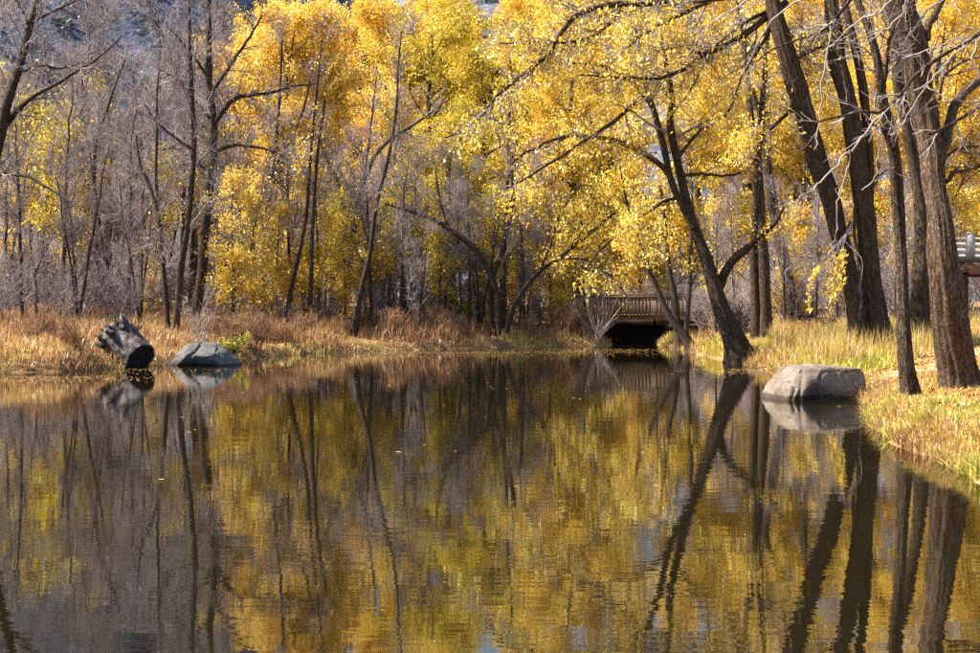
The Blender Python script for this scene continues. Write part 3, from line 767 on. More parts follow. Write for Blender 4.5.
# ------------------------------------------------------------------ background trees, grown once and copied
gold_a = grown_tree('cottonwood_tree', 101, 16, .24, n1=34, n2=240, n3=1500, l1=(2.6, 5.6), l2=(1.2, 2.8), l3=(.5, 1.2), leaves=62000, leaf_size=.118, leaf_spread=.21, leaf_mat_='gold', t0=.14, twig='twig_dark', up=.05, ang=(35, 75))
place_many(gold_a, [(575, 68, .3, 1.0), (690, 70, 1.9, 1.05), (812, 66, 4.0, .95), (925, 70, 2.6, 1.05), (620, 88, 5.1, 1.25), (870, 88, .8, 1.25), (1010, 74, 3.3, 1.0), (745, 92, 1.2, 1.3), (515, 92, 2.2, 1.25), (960, 95, 4.4, 1.3), (420, 98, 3.0, 1.3)],
           ['broad golden cottonwood rising over the near end of the timber bridge railing', 'golden cottonwood directly behind the leaning willow', 'golden cottonwood behind the straight thin trunk with a side limb',
            'golden cottonwood behind the thickest furrowed trunk', 'tall golden cottonwood far behind the timber bridge', 'tall golden cottonwood far behind the massive splitting trunks',
            'golden cottonwood over the low bridge with white railing', 'tall golden cottonwood far behind the slender pair of trunks', 'tall golden cottonwood far behind the low arching tree',
            'tall golden cottonwood far behind the low white-railed bridge', 'tall golden cottonwood far behind the olive ones'], 'golden cottonwoods beyond the bridge')
gold_b = grown_tree('cottonwood_tree', 102, 15, .2, n1=34, n2=240, n3=1500, l1=(2.2, 4.6), l2=(1.1, 2.4), l3=(.5, 1.1), leaves=58000, leaf_size=.114, leaf_spread=.20, leaf_mat_='orange', t0=.14, twig='twig_dark', up=.08, ang=(30, 70))
place_many(gold_b, [(278, 62, 0, .95), (335, 66, 2.0, 1.0), (375, 78, 4.1, 1.15), (300, 82, 1.2, 1.2), (250, 76, 3.0, .95), (340, 96, 5.0, 1.35)],
           ['amber cottonwood behind the two slim trunks bending together', 'amber cottonwood behind the bare forked tree', 'amber cottonwood farther back behind the slender grey leaning tree',
            'tall amber cottonwood back behind the two narrow slanting stems', 'smaller amber cottonwood nearest the tall dark leafless tree', 'tallest amber cottonwood at the back of the amber ones'], 'amber cottonwoods behind the thicket')
olive = grown_tree('cottonwood_tree', 103, 15, .26, n1=30, n2=200, n3=1200, l1=(2.6, 5.0), l2=(1.1, 2.6), l3=(.5, 1.1), leaves=42000, leaf_size=.118, leaf_spread=.22, leaf_mat_='olive', t0=.14, twig='twig_dark', bark='bark', up=.06, ang=(35, 75))
place_many(olive, [(425, 70, .4, 1.0), (480, 78, 2.5, 1.05), (535, 84, 4.4, 1.1), (455, 60, 5.2, .62), (445, 90, 1.0, 1.25)],
           ['olive-yellow cottonwood behind the slender grey leaning tree', 'olive-yellow cottonwood behind the bare tree of several stems', 'olive-yellow cottonwood behind the low arching tree', 'low olive-yellow cottonwood over the tallest russet grass', 'tallest olive-yellow cottonwood at the back of the olive ones'],
           'olive cottonwoods behind the multi-stem tree')
small_y = grown_tree('young_tree', 104, 7.5, .09, n1=20, n2=110, n3=600, l1=(1.0, 2.2), l2=(.6, 1.3), l3=(.3, .7), leaves=5200, leaf_size=.12, leaf_spread=.22, leaf_mat_='olive', t0=.2, twig='twig')
place_many(small_y, [(40, 58, 0, 1.1), (85, 64, 1.7, 1.2), (10, 70, 3.0, 1.5), (130, 70, 4.4, 1.15), (62, 56, 5.2, .8), (30, 64, 1.2, 1.3), (100, 74, 2.4, 1.6), (165, 60, 3.4, .9), (190, 66, .2, 1.2), (345, 56, 2.9, .7), (440, 55, 1.3, .6), (490, 58, 4.9, .8), (405, 56, 2.2, .85), (520, 62, .7, .9), (585, 62, 3.6, .8)],
           'young tree with thin yellow-green leaves @', 'young yellow-green trees in the thicket')
young_g = grown_tree('young_tree', 105, 7.0, .08, n1=18, n2=110, n3=600, l1=(1.0, 2.2), l2=(.6, 1.3), l3=(.3, .7), leaves=5600, leaf_size=.12, leaf_spread=.2, leaf_mat_='gold', t0=.15, twig='twig')
place_many(young_g, [(232, 50, 0, .8), (320, 54, 2.2, .85), (295, 58, 4.0, 1.0), (540, 66, 1.0, .95), (600, 68, 3.0, 1.0), (655, 66, 5.0, .9), (640, 72, .5, 1.2), (725, 60, 2.0, .8), (150, 54, 1.0, .45), (255, 52, 2.7, .7), (275, 54, 5.0, .65), (345, 55, .4, .6), (365, 58, 3.5, .8), (450, 60, 1.9, .8), (505, 62, 4.4, .85), (790, 58, .9, .7), (840, 60, 2.8, .75), (905, 60, 5.1, .75), (565, 60, 2.4, .7), (75, 60, 3.2, .8), (15, 56, 5.7, .7)],
           'young golden-leaved tree @', 'young golden trees of the far bank')
bare_a = grown_tree('bare_tree', 106, 9.0, .085, n1=24, n2=170, n3=1100, l1=(1.0, 2.6), l2=(.6, 1.5), l3=(.3, .8), up=.12, t0=.2)
bare_b = grown_tree('bare_tree', 107, 8.0, .07, n1=26, n2=170, n3=1100, l1=(.9, 2.2), l2=(.6, 1.4), l3=(.3, .8), up=.15, t0=.15, stems=3, stem_spread=.14)
place_many(bare_a, [(62, 50, 0, 1.0), (128, 52, 1.3, .95), (22, 46, 2.6, .9), (148, 58, 3.9, 1.15), (225, 55, 5.2, .9), (400, 54, .8, .8), (470, 56, 2.0, .75), (90, 60, 3.2, 1.2), (180, 62, 1.0, 1.25), (-20, 48, 4.4, 1.0), (242, 54, 2.2, .8), (292, 55, 4.1, .9), (325, 56, 1.5, .75), (372, 55, 3.7, .85), (388, 57, .2, 1.0), (445, 57, 5.5, .8), (462, 55, 2.9, .65), (520, 58, 1.4, .8), (552, 60, 3.9, .75), (-10, 66, 2.1, 1.6), (45, 70, 4.0, 1.6), (75, 64, .5, 1.45), (118, 68, 3.0, 1.6), (155, 72, 5.5, 1.7), (195, 70, 1.8, 1.6), (222, 66, 2.7, 1.4), (715, 52, 1.0, .6), (735, 57, 2.4, .7), (785, 54, 4.2, .65), (815, 56, .6, .75), (838, 53, 3.4, .65), (895, 52, 5.0, .7), (935, 56, 1.9, .75)],
           'single-stemmed leafless grey tree @', 'leafless single-stemmed trees of the thicket')
place_many(bare_b, [(78, 47, .4, .8), (140, 49, 2.1, .75), (5, 52, 3.3, 1.0), (112, 55, 4.6, 1.05), (238, 52, .9, .8), (418, 52, 1.8, .65), (525, 57, 5.0, .6), (165, 66, 2.9, 1.2), (50, 66, 1.1, 1.3), (275, 58, .3, .8), (380, 58, 4.0, .8), (305, 57, 1.1, .75), (345, 59, 2.3, .9), (410, 58, 3.1, .9), (480, 57, .7, .75), (430, 60, 5.1, .95), (500, 60, 1.9, .8), (570, 61, 4.3, .7), (-30, 84, 1.0, 1.2), (35, 90, 2.0, 1.3), (95, 82, 3.0, 1.2), (150, 92, 4.0, 1.3), (200, 84, 5.0, 1.2), (225, 94, .4, 1.2), (260, 98, 1.6, 1.3), (320, 102, 2.6, 1.2)],
           'leafless grey tree of three stems @', 'leafless three-stemmed trees of the thicket')

# ------------------------------------------------------------------ shrubs
def shrub(name, seed, h, nst, n2, n3, mat, spread=.6, leaves=0, leaf=None, leaf_size=.07, r=.016, droop=0.0, cat='shrub'):
    rng = np.random.default_rng(seed)
    root = thing(name, '', cat)
    a = rng.uniform(0, 2 * np.pi, nst); k = rng.uniform(.1, 1, nst) ** .7 * spread
    n = 9; z = np.linspace(0, 1, n)
    hh = h * rng.uniform(.55, 1.05, nst)
    b = rng.normal(size=(nst, 2)) * h * .09
    X = b[:, :1] + (np.cos(a) * k * hh)[:, None] * z[None] ** 1.1; Y = b[:, 1:] + (np.sin(a) * k * hh)[:, None] * z[None] ** 1.1
    Z = hh[:, None] * (z[None] - droop * z[None] ** 2.6) - .08
    P = np.stack([X, Y, Z], -1); P[:, 1:] += np.cumsum(rng.normal(size=(nst, n - 1, 3)) * h * .012, 1)
    R = r * rng.uniform(.6, 1.2, nst)[:, None] * np.linspace(1, .3, n)[None]
    V, Q = tubes(P, R, 5); obj('stems', mesh('stems', V, [Q]), M[mat], root)
    P2, R2 = sprout(rng, P, R, n2, .15, 1, (15, 50), (.25 * h, .6 * h), 6, .7, .14, .06 - droop * .2, rmin=.010)
    P3, R3 = sprout(rng, P2, R2, n3, .1, 1, (15, 55), (.12 * h, .3 * h), 4, .8, .14, .04 - droop * .2, rmin=.0075, taper=.6)
    V, Q = join([tubes(P2, R2, 3), tubes(P3, R3, 3)]); cr = obj('twigs', mesh('twigs', V, [Q]), M[mat], root)
    if leaves:
        c, i = leaf_points(rng, P3, leaves, 0, .05); obj('foliage', leaf_mesh('foliage', rng, c, leaf_size, clump_tint(rng, i, len(P3), .1, .9)), M[leaf], cr, kind='stuff')
    return root

rs = np.random.default_rng(55)
sh_a = shrub('bare_shrub', 201, 2.4, 24, 130, 480, 'twig', r=.02)
place_many(sh_a, [(px + rs.uniform(-6, 6), d, rs.uniform(0, 6), s) for px, d, s in
    [(-15, 44, 1.0), (18, 47, 1.15), (50, 45, .8), (78, 50, 1.1), (125, 48, .85), (140, 53, 1.2), (60, 56, 1.4), (0, 58, 1.5), (105, 58, 1.4), (170, 56, 1.1), (228, 50, .7), (240, 56, 1.0),
     (290, 52, .6), (325, 54, .7), (375, 56, .8), (392, 58, 1.0), (420, 57, .85), (455, 58, .9), (475, 60, 1.0), (530, 60, .8), (555, 62, 1.0), (585, 64, 1.1), (195, 72, 1.8), (215, 80, 2.2), (235, 68, 1.6), (175, 78, 2.0), (350, 84, 2.0), (385, 76, 1.8), (405, 88, 2.2), (145, 84, 2.2), (285, 90, 2.2), (495, 86, 2.0), (555, 90, 2.2)]],
    'bare grey twiggy shrub @', 'bare shrubs of the far thicket')
sh_b = shrub('bare_shrub', 202, 3.2, 28, 160, 700, 'twig', .75, droop=.25, r=.022)
place_many(sh_b, [(px + rs.uniform(-6, 6), d, rs.uniform(0, 6), s) for px, d, s in
    [(705, 58, .9), (740, 56, .95), (725, 64, 1.3), (770, 62, 1.25), (800, 58, 1.1), (825, 62, 1.3), (850, 56, 1.1), (880, 60, 1.3), (905, 54, 1.1), (925, 60, 1.35), (775, 70, 1.7), (850, 72, 1.8), (910, 70, 1.8), (690, 66, 1.3), (665, 64, 1.1), (960, 66, 1.5), (1000, 62, 1.5), (715, 75, 1.9), (800, 76, 1.9), (880, 78, 2.0), (945, 80, 2.1)]],
    'tangled drooping grey shrub @', 'tangled shrubs behind the trunks')
sh_d = shrub('dark_shrub', 203, 2.0, 24, 150, 700, 'twig_dark')
place_many(sh_d, [(px, d, rs.uniform(0, 6), s) for px, d, s in [(12, 50, 1.1), (40, 54, 1.2), (690, 60, 1.0), (672, 60, .9), (735, 52, .7), (650, 63, 1.0), (265, 56, .9), (310, 60, 1.0), (435, 62, 1.1), (500, 64, 1.0)]],
    'dark brown bare shrub @', 'dark shrubs in the shade')

M['twig_russet'] = mat_noise('twig_russet', [(.3, (.20, .10, .055)), (.7, (.46, .28, .16))], 9, (1, 1, .3), .8, .3, .005)
sh_r = shrub('russet_brush', 204, 1.0, 60, 160, 420, 'twig_russet', .65, r=.010)
spots = []
for k in range(30):
    px = rs.uniform(215, 600) if k < 27 else rs.uniform(-20, 90)
    sh = on_water(px, np.interp(px, [0, 105, 240, 330, 500, 600], [373, 370, 359, 352.5, 347.5, 345.3]))[1]
    spots.append((px, sh + rs.uniform(.8, 5.0), rs.uniform(0, 6), rs.uniform(.55, 1.25)))
place_many(sh_r, spots, 'low russet brush, @', 'russet brush of the far bank')
def put_px(o, px, py, rz=0, s=1., lo=11.0):
    d = ground_hit(px, py, lo) or 50.
    put(o, (px - 490) / FPX * d, d, rz, s)
o = shrub('willow_shrub', 211, 1.9, 22, 20, 60, 'twig_pale', .85, r=.018); put_px(o, 597, 341); o['label'] = 'fan of pale bare willow shoots at the water beside the bridge opening'
o = shrub('willow_shrub', 212, 1.7, 20, 26, 90, 'twig_pale', .55, r=.011); put_px(o, 200, 350); o['label'] = 'pale bare upright shoots behind the domed boulder'
o = shrub('leafy_shrub', 213, 1.5, 16, 60, 240, 'twig_dark', .6, leaves=1300, leaf='lime', leaf_size=.085); put_px(o, 696, 334); o['label'] = 'yellow-green leafy shrub between slanting stem and leaning willow'
o = shrub('leafy_shrub', 214, .7, 16, 60, 240, 'twig_dark', .9, leaves=1300, leaf='lime', leaf_size=.06); put_px(o, 230, 356); o['label'] = 'low yellow-green plant at the tapering end of the domed boulder'
o = shrub('leafy_shrub', 215, .85, 12, 40, 160, 'twig_dark', .5, leaves=520, leaf='red_leaf', leaf_size=.07); put_px(o, 802, 347); o['label'] = 'small orange-red leafy sapling in the grass behind the boulder'
o = shrub('leafy_shrub', 216, 1.3, 14, 50, 220, 'twig_dark', .6, leaves=700, leaf='gold', leaf_size=.09); put_px(o, 152, 305); o['label'] = 'golden shrub glowing in the thicket above the weathered log'
o = shrub('leafy_shrub', 217, 1.6, 16, 60, 300, 'twig_dark', .6, leaves=1700, leaf='lime', leaf_size=.07); put(o, (460 - 490) / FPX * 57, 57.); o['label'] = 'green leafy bush behind the limb arching over russet grass'
o = shrub('bare_shrub', 218, 1.3, 12, 40, 140, 'twig', .5, r=.010); put_px(o, 72, 326); o['label'] = 'little leafless bush standing in dry grass next to the log'

# a hanging spray of leaves low on the dark cottonwood belongs to that tree
cw = next(o for o in COL.objects if o.name.startswith('cottonwood_tree') and 'massive' in o['label'])
rng = np.random.default_rng(77)
bd = cw.location.y
base = np.array(cw.location)
tw = []
for k in range(9):
    ex, ey = 829 + rng.normal() * 11, rng.uniform(285, 312)
    tw.append(resample(np.array([at(852, 222 + k, bd - .2), at(845 - k * .6, 240, bd - .9), at(ex + 4, ey - 34, bd - 1.4), at(ex, ey, bd - 1.6)]), 12) - base)
tw = np.stack(tw)
Vt, Qt = tubes(tw, np.broadcast_to(np.linspace(.016, .005, 12), (9, 12)), 5)
obj('hanging_twigs', mesh('hanging_twigs', Vt, [Qt]), M['twig'], cw)
pts, _ = leaf_points(rng, tw, 420, .55, .055)
obj('hanging_spray', leaf_mesh('hanging_spray', rng, pts, .10, rng.uniform(.4, 1, len(pts)), droop=1.2), M['gold'], cw, kind='stuff')

# ------------------------------------------------------------------ boulders
def boulder(name, label, mat, center, half, shape, seed, rz=0., ew=.75, flat=9.):
    nu, nv = 180, 90
    u = np.linspace(0, 2 * np.pi, nu, endpoint=False); v = np.linspace(-.48 * np.pi, .5 * np.pi, nv)
    U, W = np.meshgrid(u, v)
    sp = lambda c, e: np.sign(c) * np.abs(c) ** e
    x = sp(np.cos(W), ew) * sp(np.cos(U), .85); y = sp(np.cos(W), ew) * sp(np.sin(U), .85); z = sp(np.sin(W), .8)
    P = np.stack([x, y, z], -1)
    P = shape(P)
    rg = np.random.default_rng(int(seed * 10))
    for _ in range(16):                                            # broken flat faces
        nn = rg.normal(size=3); nn[2] = abs(nn[2]) * .9 + .1; nn /= np.linalg.norm(nn)
        dd = (P @ nn); lim = dd.max() * rg.uniform(.74, .93)
        P = P - np.where(dd > lim, (dd - lim) * .8, 0)[..., None] * nn
    for ax_ in (0, 1):
        lo, hi = P[..., ax_].min(), P[..., ax_].max(); P[..., ax_] = (P[..., ax_] - (lo + hi) / 2) * (2.0 / (hi - lo))
    P[..., 2] = np.where(P[..., 2] > 0, P[..., 2] / P[..., 2].max(), P[..., 2])
    P[..., 2] = np.where(P[..., 2] > flat, flat + (P[..., 2] - flat) * .22, P[..., 2])
    q = P * 1.1 + seed
    n = P / (np.linalg.norm(P, axis=-1, keepdims=True) + 1e-6)
    P = P + n * (.07 * fbm(q, 4) + .03 * fbm(q * 4, 3) + .012 * fbm(q * 11, 2) - .11 * np.exp(-((noise3(q * .9 + 4)) / .045) ** 2) - .05 * np.exp(-((noise3(q * np.array([2.2, 2.2, 3.0]) + 8)) / .05) ** 2))[..., None]
    P = P * np.array(half)
    V = P.reshape(-1, 3)
    i = (np.arange(nv - 1)[:, None] * nu + np.arange(nu)[None]); j = (np.arange(nv - 1)[:, None] * nu + (np.arange(nu)[None] + 1) % nu)
    Q = np.stack([i, j, j + nu, i + nu], -1).reshape(-1, 4)
    o = obj(name, mesh(name, V, [Q]), mat, None, label=label, category='boulder', group='boulders at the water')
    o.location = center; o.rotation_euler = (0, 0, rz)
    return o
def shape_r(P):
    x, y, z = P[..., 0], P[..., 1], P[..., 2]
    top = np.where(z > 0, z * (1 - .55 * np.clip(-x - .1, 0, 1) ** 1.3 - .12 * np.clip(x - .5, 0, 1)), z)
    top = np.where(top > .78, .78 + (top - .78) * .3, top)
    under = np.clip((.62 - z) / .5, 0, 1) * np.clip(-y, 0, 1) * np.clip((x + .45) / .25, 0, 1)
    cleft = np.exp(-((x + .50 - .12 * z) / .035) ** 2) * np.clip(-y, 0, 1) * .10
    ledge = .05 * np.exp(-((z - .62 + .15 * x) / .05) ** 2) * np.clip(-y, 0, 1)
    return np.stack([x + .10 * np.clip(z, 0, 1), y + .10 * z + .34 * under + cleft + ledge, top], -1)
def shape_l(P):
    x, y, z = P[..., 0], P[..., 1], P[..., 2]
    top = np.where(z > 0, z * (1.0 - .62 * np.clip(x + .25, 0, 1.3) ** 1.25 - .10 * np.clip(-x - .5, 0, 1)), z)
    under = np.clip((.45 - top) / .4, 0, 1) * np.clip(-y, 0, 1) * np.clip((.75 - x) / .4, 0, 1)
    return np.stack([x, y + .38 * under, top], -1)
dr = 23.2
boulder('boulder', 'big tan-grey boulder with cleft and flat top beside the slim grey trunk', M['granite_r'], (at(819, 402, dr)[0], dr + .55, -.05), (.92, .78, .80), shape_r, 3.1, .12, .48, .70)
dl = 36.6
boulder('boulder', 'smooth blue-grey domed boulder tapering to the water next to the log', M['granite_l'], (at(201, 367, dl)[0], dl + .5, -.08), (1.12, .8, .80), shape_l, 8.4, -.06, .62, .80)

# ------------------------------------------------------------------ weathered log with a dark sawn end
def build_log():
    d = 35.2
    c0 = at(140, 355, d) + np.array([0, .0, -.10])                      # centre of the sawn end
    c1 = at(111, 338, d) + np.array([0, .45, .02])                      # root end
    root = thing('fallen_log', 'weathered grey log with rough root end and black sawn face', 'log', tuple(c0))
    ax = c1 - c0; L = np.linalg.norm(ax); ax /= L
    u = np.cross(ax, [0, 0, 1]); u /= np.linalg.norm(u); w = np.cross(u, ax)
    nu, nv = 72, 40
    th = np.linspace(0, 2 * np.pi, nu, endpoint=False); t = np.linspace(0, 1, nv)
    TH, TT = np.meshgrid(th, t)
    q = np.stack([np.cos(TH) * 2, np.sin(TH) * 2, TT * 1.1], -1)
    rad = .44 * (1 + .10 * fbm(q, 3) + .05 * fbm(q * np.array([3, 3, 1.]), 3) + (.22 * TT ** 2) + TT * .50 * fbm(q * 1.7 + 3, 4))
    end = L * TT + .55 * TT ** 5 * fbm(q * 2.2 + 9, 3)
    V = (ax[None, None] * end[..., None] + rad[..., None] * (np.cos(TH)[..., None] * u + np.sin(TH)[..., None] * w)).reshape(-1, 3)
    i = (np.arange(nv - 1)[:, None] * nu + np.arange(nu)[None]); j = (np.arange(nv - 1)[:, None] * nu + (np.arange(nu)[None] + 1) % nu)
    Q = np.stack([i, j, j + nu, i + nu], -1).reshape(-1, 4)
    # hollow, ragged root end closed by a dished cap
    V2 = np.concatenate([V, [ax * (L - .2)]]); capi = (nv - 1) * nu + np.arange(nu)
    T = np.stack([capi, (nv - 1) * nu + (np.arange(nu) + 1) % nu, np.full(nu, len(V))], -1)
    obj('log_body', mesh('log_body', V2, [Q, T]), M['wood_grey'], root)
    # sawn end
    rr = np.linspace(0, 1, 7)[1:]
    ring = V[:nu]
    VV = [np.zeros(3) - ax * .012] + [p * r - ax * .012 for r in rr for p in ring]
    F4, F3 = [], []
    for k in range(nu): F3.append((0, 1 + (k + 1) % nu, 1 + k))
    for m_ in range(5):
        a0, a1 = 1 + m_ * nu, 1 + (m_ + 1) * nu
        for k in range(nu): F4.append((a0 + k, a0 + (k + 1) % nu, a1 + (k + 1) % nu, a1 + k))
    obj('sawn_end', mesh('sawn_end', np.array(VV), [np.array(F4), np.array(F3)]), M['end_shade'], root)
    # broken roots standing out of the root end
    rng = np.random.default_rng(5)
    for k in range(24):
        a = rng.uniform(0, 2 * np.pi) if k > 6 else rng.uniform(.15, .9) * np.pi
        st = ax * L * rng.uniform(.72, 1.0) + (np.cos(a) * u + np.sin(a) * w) * .40 * rng.uniform(.5, 1.1)
        dr_ = (np.cos(a) * u + np.sin(a) * w) * rng.uniform(.4, 1.) + ax * rng.uniform(.0, .8) + rng.normal(size=3) * .25
        dr_ /= np.linalg.norm(dr_); ln = rng.uniform(.18, .42)
        P = np.stack([st + dr_ * ln * s + rng.normal(size=3) * .03 * (s > 0) for s in np.linspace(0, 1, 6)])[None]
        R = (rng.uniform(.045, .12) * np.linspace(1.1, .4, 6))[None]
        Vt, Qt = tubes(P, R, 9, ridge=.35, seed=k)
        cap_ = np.array([[5 * 9 + m2 for m2 in range(9)]])
        me = mesh('root', np.concatenate([Vt, P[0, -1:]]), [Qt, np.array([(45 + m2, 45 + (m2 + 1) % 9, 54) for m2 in range(9)])])
        obj('root', me, M['wood_grey'], root)
    # long lifted splinters on the upper side
    for k in range(6):
        a = rng.uniform(.2, .75) * np.pi
        off = (np.cos(a) * u + np.sin(a) * w)
        P = np.stack([off * .44 + ax * (s * .62 + .02) + off * .03 * s + rng.normal(size=3) * .006 for s in np.linspace(0, 1, 6)])[None]
        Vt, Qt = tubes(P, (rng.uniform(.02, .035) * np.linspace(.8, 1, 6))[None], 6, ridge=.2, seed=k)
        obj('splinter', mesh('splinter', Vt, [Qt]), M['wood_grey'], root)
build_log()

# ------------------------------------------------------------------ timber footbridge
def footbridge():
    d = 58.0
    x0, x1 = (570 - 490) / FPX * d, (698 - 490) / FPX * d
    zd = at(630, 318, d)[2]; zt = at(630, 294.5, d)[2]
    Lx = x1 - x0; cx = (x0 + x1) / 2; H = zt - zd; Wd = 2.2
    root = thing('footbridge', 'brown timber footbridge with picket railings over the dark stream mouth', 'bridge', (cx, d, 0))
    def part(name, sx, sy, sz, x, y, z, mat, parent=root):
        o = obj(name, box_mesh(name, sx, sy, sz), M[mat], parent); o.location = (x, y, z); return o
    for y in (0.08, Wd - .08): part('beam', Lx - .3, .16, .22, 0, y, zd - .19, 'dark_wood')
    pm = box_mesh('deck_plank', .19, Wd, .05); npl = int(Lx / .21)
    for k in range(npl):
        o = obj('deck_plank', pm, M['fence_wood'], root); o.location = (-Lx / 2 + (k + .5) * Lx / npl, Wd / 2, zd - .05 + .004 * (k % 3))
    bm_ = box_mesh('baluster', .075, .03, H - .1)
    for y in (-.03, Wd + .03):
        r1 = part('top_rail', Lx, .12, .055, 0, y, zt, 'fence_wood'); part('bottom_rail', Lx, .05, .08, 0, y + (.045 if y < 1 else -.045), zd + .12, 'fence_wood')
        part('middle_rail', Lx, .05, .08, 0, y + (.045 if y < 1 else -.045), zt - .10, 'fence_wood')
        nb = int(Lx / .155)
        for k in range(nb):
            o = obj('baluster', bm_, M['fence_wood'], root)
            o.location = (-Lx / 2 + (k + .5) * Lx / nb, y - (.0 if y < 1 else 0), zd + H / 2 - .08); o.rotation_euler = (0, .012 * math.sin(k * 2.3), 0)
        for k in range(4): part('post', .11, .11, H + .30, -Lx / 2 + .1 + k * (Lx - .2) / 3, y + (.085 if y < 1 else -.085), zd + H / 2 - .14, 'fence_wood')
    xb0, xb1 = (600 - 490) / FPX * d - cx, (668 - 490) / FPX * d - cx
    bk = box_mesh('dark_backing_plank', .235, .06, zd + .55)  # dark planks added behind the opening so it reads as black shade
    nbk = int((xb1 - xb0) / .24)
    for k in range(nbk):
        o = obj('dark_backing_plank', bk, M['dark_wood'], root); o.location = (xb0 + (k + .5) * .24, Wd - .35 + .012 * (k % 2), (zd + .55) / 2 - .6)
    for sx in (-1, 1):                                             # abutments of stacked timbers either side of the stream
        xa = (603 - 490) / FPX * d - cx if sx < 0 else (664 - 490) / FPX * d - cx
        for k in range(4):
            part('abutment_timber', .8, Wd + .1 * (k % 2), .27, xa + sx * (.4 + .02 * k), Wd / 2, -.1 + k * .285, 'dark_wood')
footbridge()

# ------------------------------------------------------------------ road bridge glimpsed past the thickest trunk
def road_bridge():
    d = 46.0
    x0, x1 = (951 - 490) / FPX * d, (1260 - 490) / FPX * d
    z_top = at(970, 260, d)[2]; root = thing('road_bridge', 'low bridge with white railing and brown girder past the thickest trunk', 'bridge', (x0, d, 0))
    Lx = x1 - x0
    def part(name, sx, sy, sz, x, y, z, mat):
        o = obj(name, box_mesh(name, sx, sy, sz), M[mat], root); o.location = (x, y, z); return o
    part('deck', Lx, 4.2, .12, Lx / 2, 2.0, z_top, 'deck_edge')
    part('roadway', Lx, 3.6, .06, Lx / 2, 2.05, z_top + .095, 'concrete')
    for y in (.12, 3.9): part('girder', Lx - .1, .14, .42, Lx / 2, y, z_top - .285, 'girder')
    for x in (.3, Lx - .3): part('pier', .6, 3.9, z_top + .6, x, 2.0, (z_top - .5) / 2 - .35, 'dark_wood')
    for y in (.12, 3.85):
        x = .68
        while x < Lx:
            part('rail_post', .26, .2, .82, x, y, z_top + .47, 'white_rail'); part('post_cap', .32, .26, .05, x, y, z_top + .905, 'white_rail'); x += 2.0
        for zz in (.28, .50, .72): part('rail', Lx, .07, .085, Lx / 2, y - .02, z_top + zz, 'white_rail')
road_bridge()

# short run of pale board fence seen through the leaves behind the leaning willow
def board_fence():
    d = 62.0; x0 = (700 - 490) / FPX * d; x1 = (728 - 490) / FPX * d
    gz = float(land(np.array([(x0 + x1) / 2]), np.array([d]))[0])
    root = thing('board_fence', 'short pale board fence glimpsed through leaves behind the leaning willow', 'fence', ((x0 + x1) / 2, d, gz))
    top = at(714, 240, d)[2] - gz
    for x in (-.55, .55):
        o = obj('post', box_mesh('post', .12, .12, top + .3), M['wood_grey'], root); o.location = (x, .08, top / 2 - .1)
    for k, f in enumerate((.98, .86, .74, .62)):
        o = obj('board', box_mesh('board', x1 - x0, .03, .15), M['white_rail'], root); o.location = (0, 0, top * f - .06); o.rotation_euler = (0, .01 * (k - 1.5), 0)
board_fence()

# ------------------------------------------------------------------ grass, fallen leaves, floating leaves, sticks
def in_view_points(rng, n, pxr, dr_, power=1.0):
    px = rng.uniform(*pxr, n); d = dr_[0] + (dr_[1] - dr_[0]) * rng.random(n) ** power
    return (px - 490) / FPX * d, d, px

def blades(name, rng, x, y, h, w, tint, lean=.35, label=None, cat='grass'):
    n = len(x); z = land(x, y) - .02
    a = rng.uniform(0, 2 * np.pi, n); l = np.abs(rng.normal(size=n)) * lean * h
    dx, dy = np.cos(a) * l, np.sin(a) * l
    b = a + np.pi / 2 + rng.normal(size=n) * .6; wx, wy = np.cos(b) * w / 2, np.sin(b) * w / 2
    base = np.stack([x, y, z], -1)
    o1 = np.stack([wx, wy, 0 * x], -1)
    mid = base + np.stack([dx * .35, dy * .35, h * .6], -1); tip = base + np.stack([dx, dy, h * (1 - .35 * np.minimum(l / h, 1))], -1)
    V = np.stack([base - o1, base + o1, mid + o1 * .8, mid - o1 * .8, tip], 1).reshape(-1, 3)
    i = np.arange(n)[:, None] * 5
    o = obj(name, mesh(name, V, [i + np.array([[0, 1, 2, 3]]), i + np.array([[3, 2, 4]])], smooth=False, tint=np.repeat(tint, 5)), M['grass'], kind='stuff')
    if label: o['label'] = label; o['category'] = cat
    return o

rng = np.random.default_rng(31)
# far bank: tall dry russet and straw grass
x, y, px = in_view_points(rng, 150000, (-60, 715), (31, 64), 1.0)
sd = sdist(x, y); cl = fbm2(x, y, .8, 3, 1.); k = (sd > .05) & (sd < 15) & (rng.random(len(x)) < np.clip(.55 + cl * 1.6, .1, 1) * np.clip(1.3 - sd / 14, .2, 1))
x, y, px, sd, cl = x[k], y[k], px[k], sd[k], cl[k]
russet = np.exp(-((px - 425) / 70) ** 2)
h = (.24 + .34 * rng.random(len(x)) ** 1.5 + .30 * np.clip(cl, -.3, .8)) * (1 + .75 * russet) * np.clip(.45 + sd / 1.6, .45, 1)
t2 = fbm2(x, y, .35, 3, 7.)
tint = np.clip(.33 + .36 * t2 - .08 * russet + rng.normal(size=len(x)) * .10, .02, .7)
edge = (sd < .8) & (fbm2(x, y, .6, 2, 12.) > .05)
tint = np.where(edge & (rng.random(len(x)) < .6), rng.uniform(.68, .97, len(x)), tint)
blades('dry_grass', rng, x, y, np.maximum(h, .08), .020 + .008 * rng.random(len(x)), tint, .4, 'tall dry russet and straw grass along the far bank')
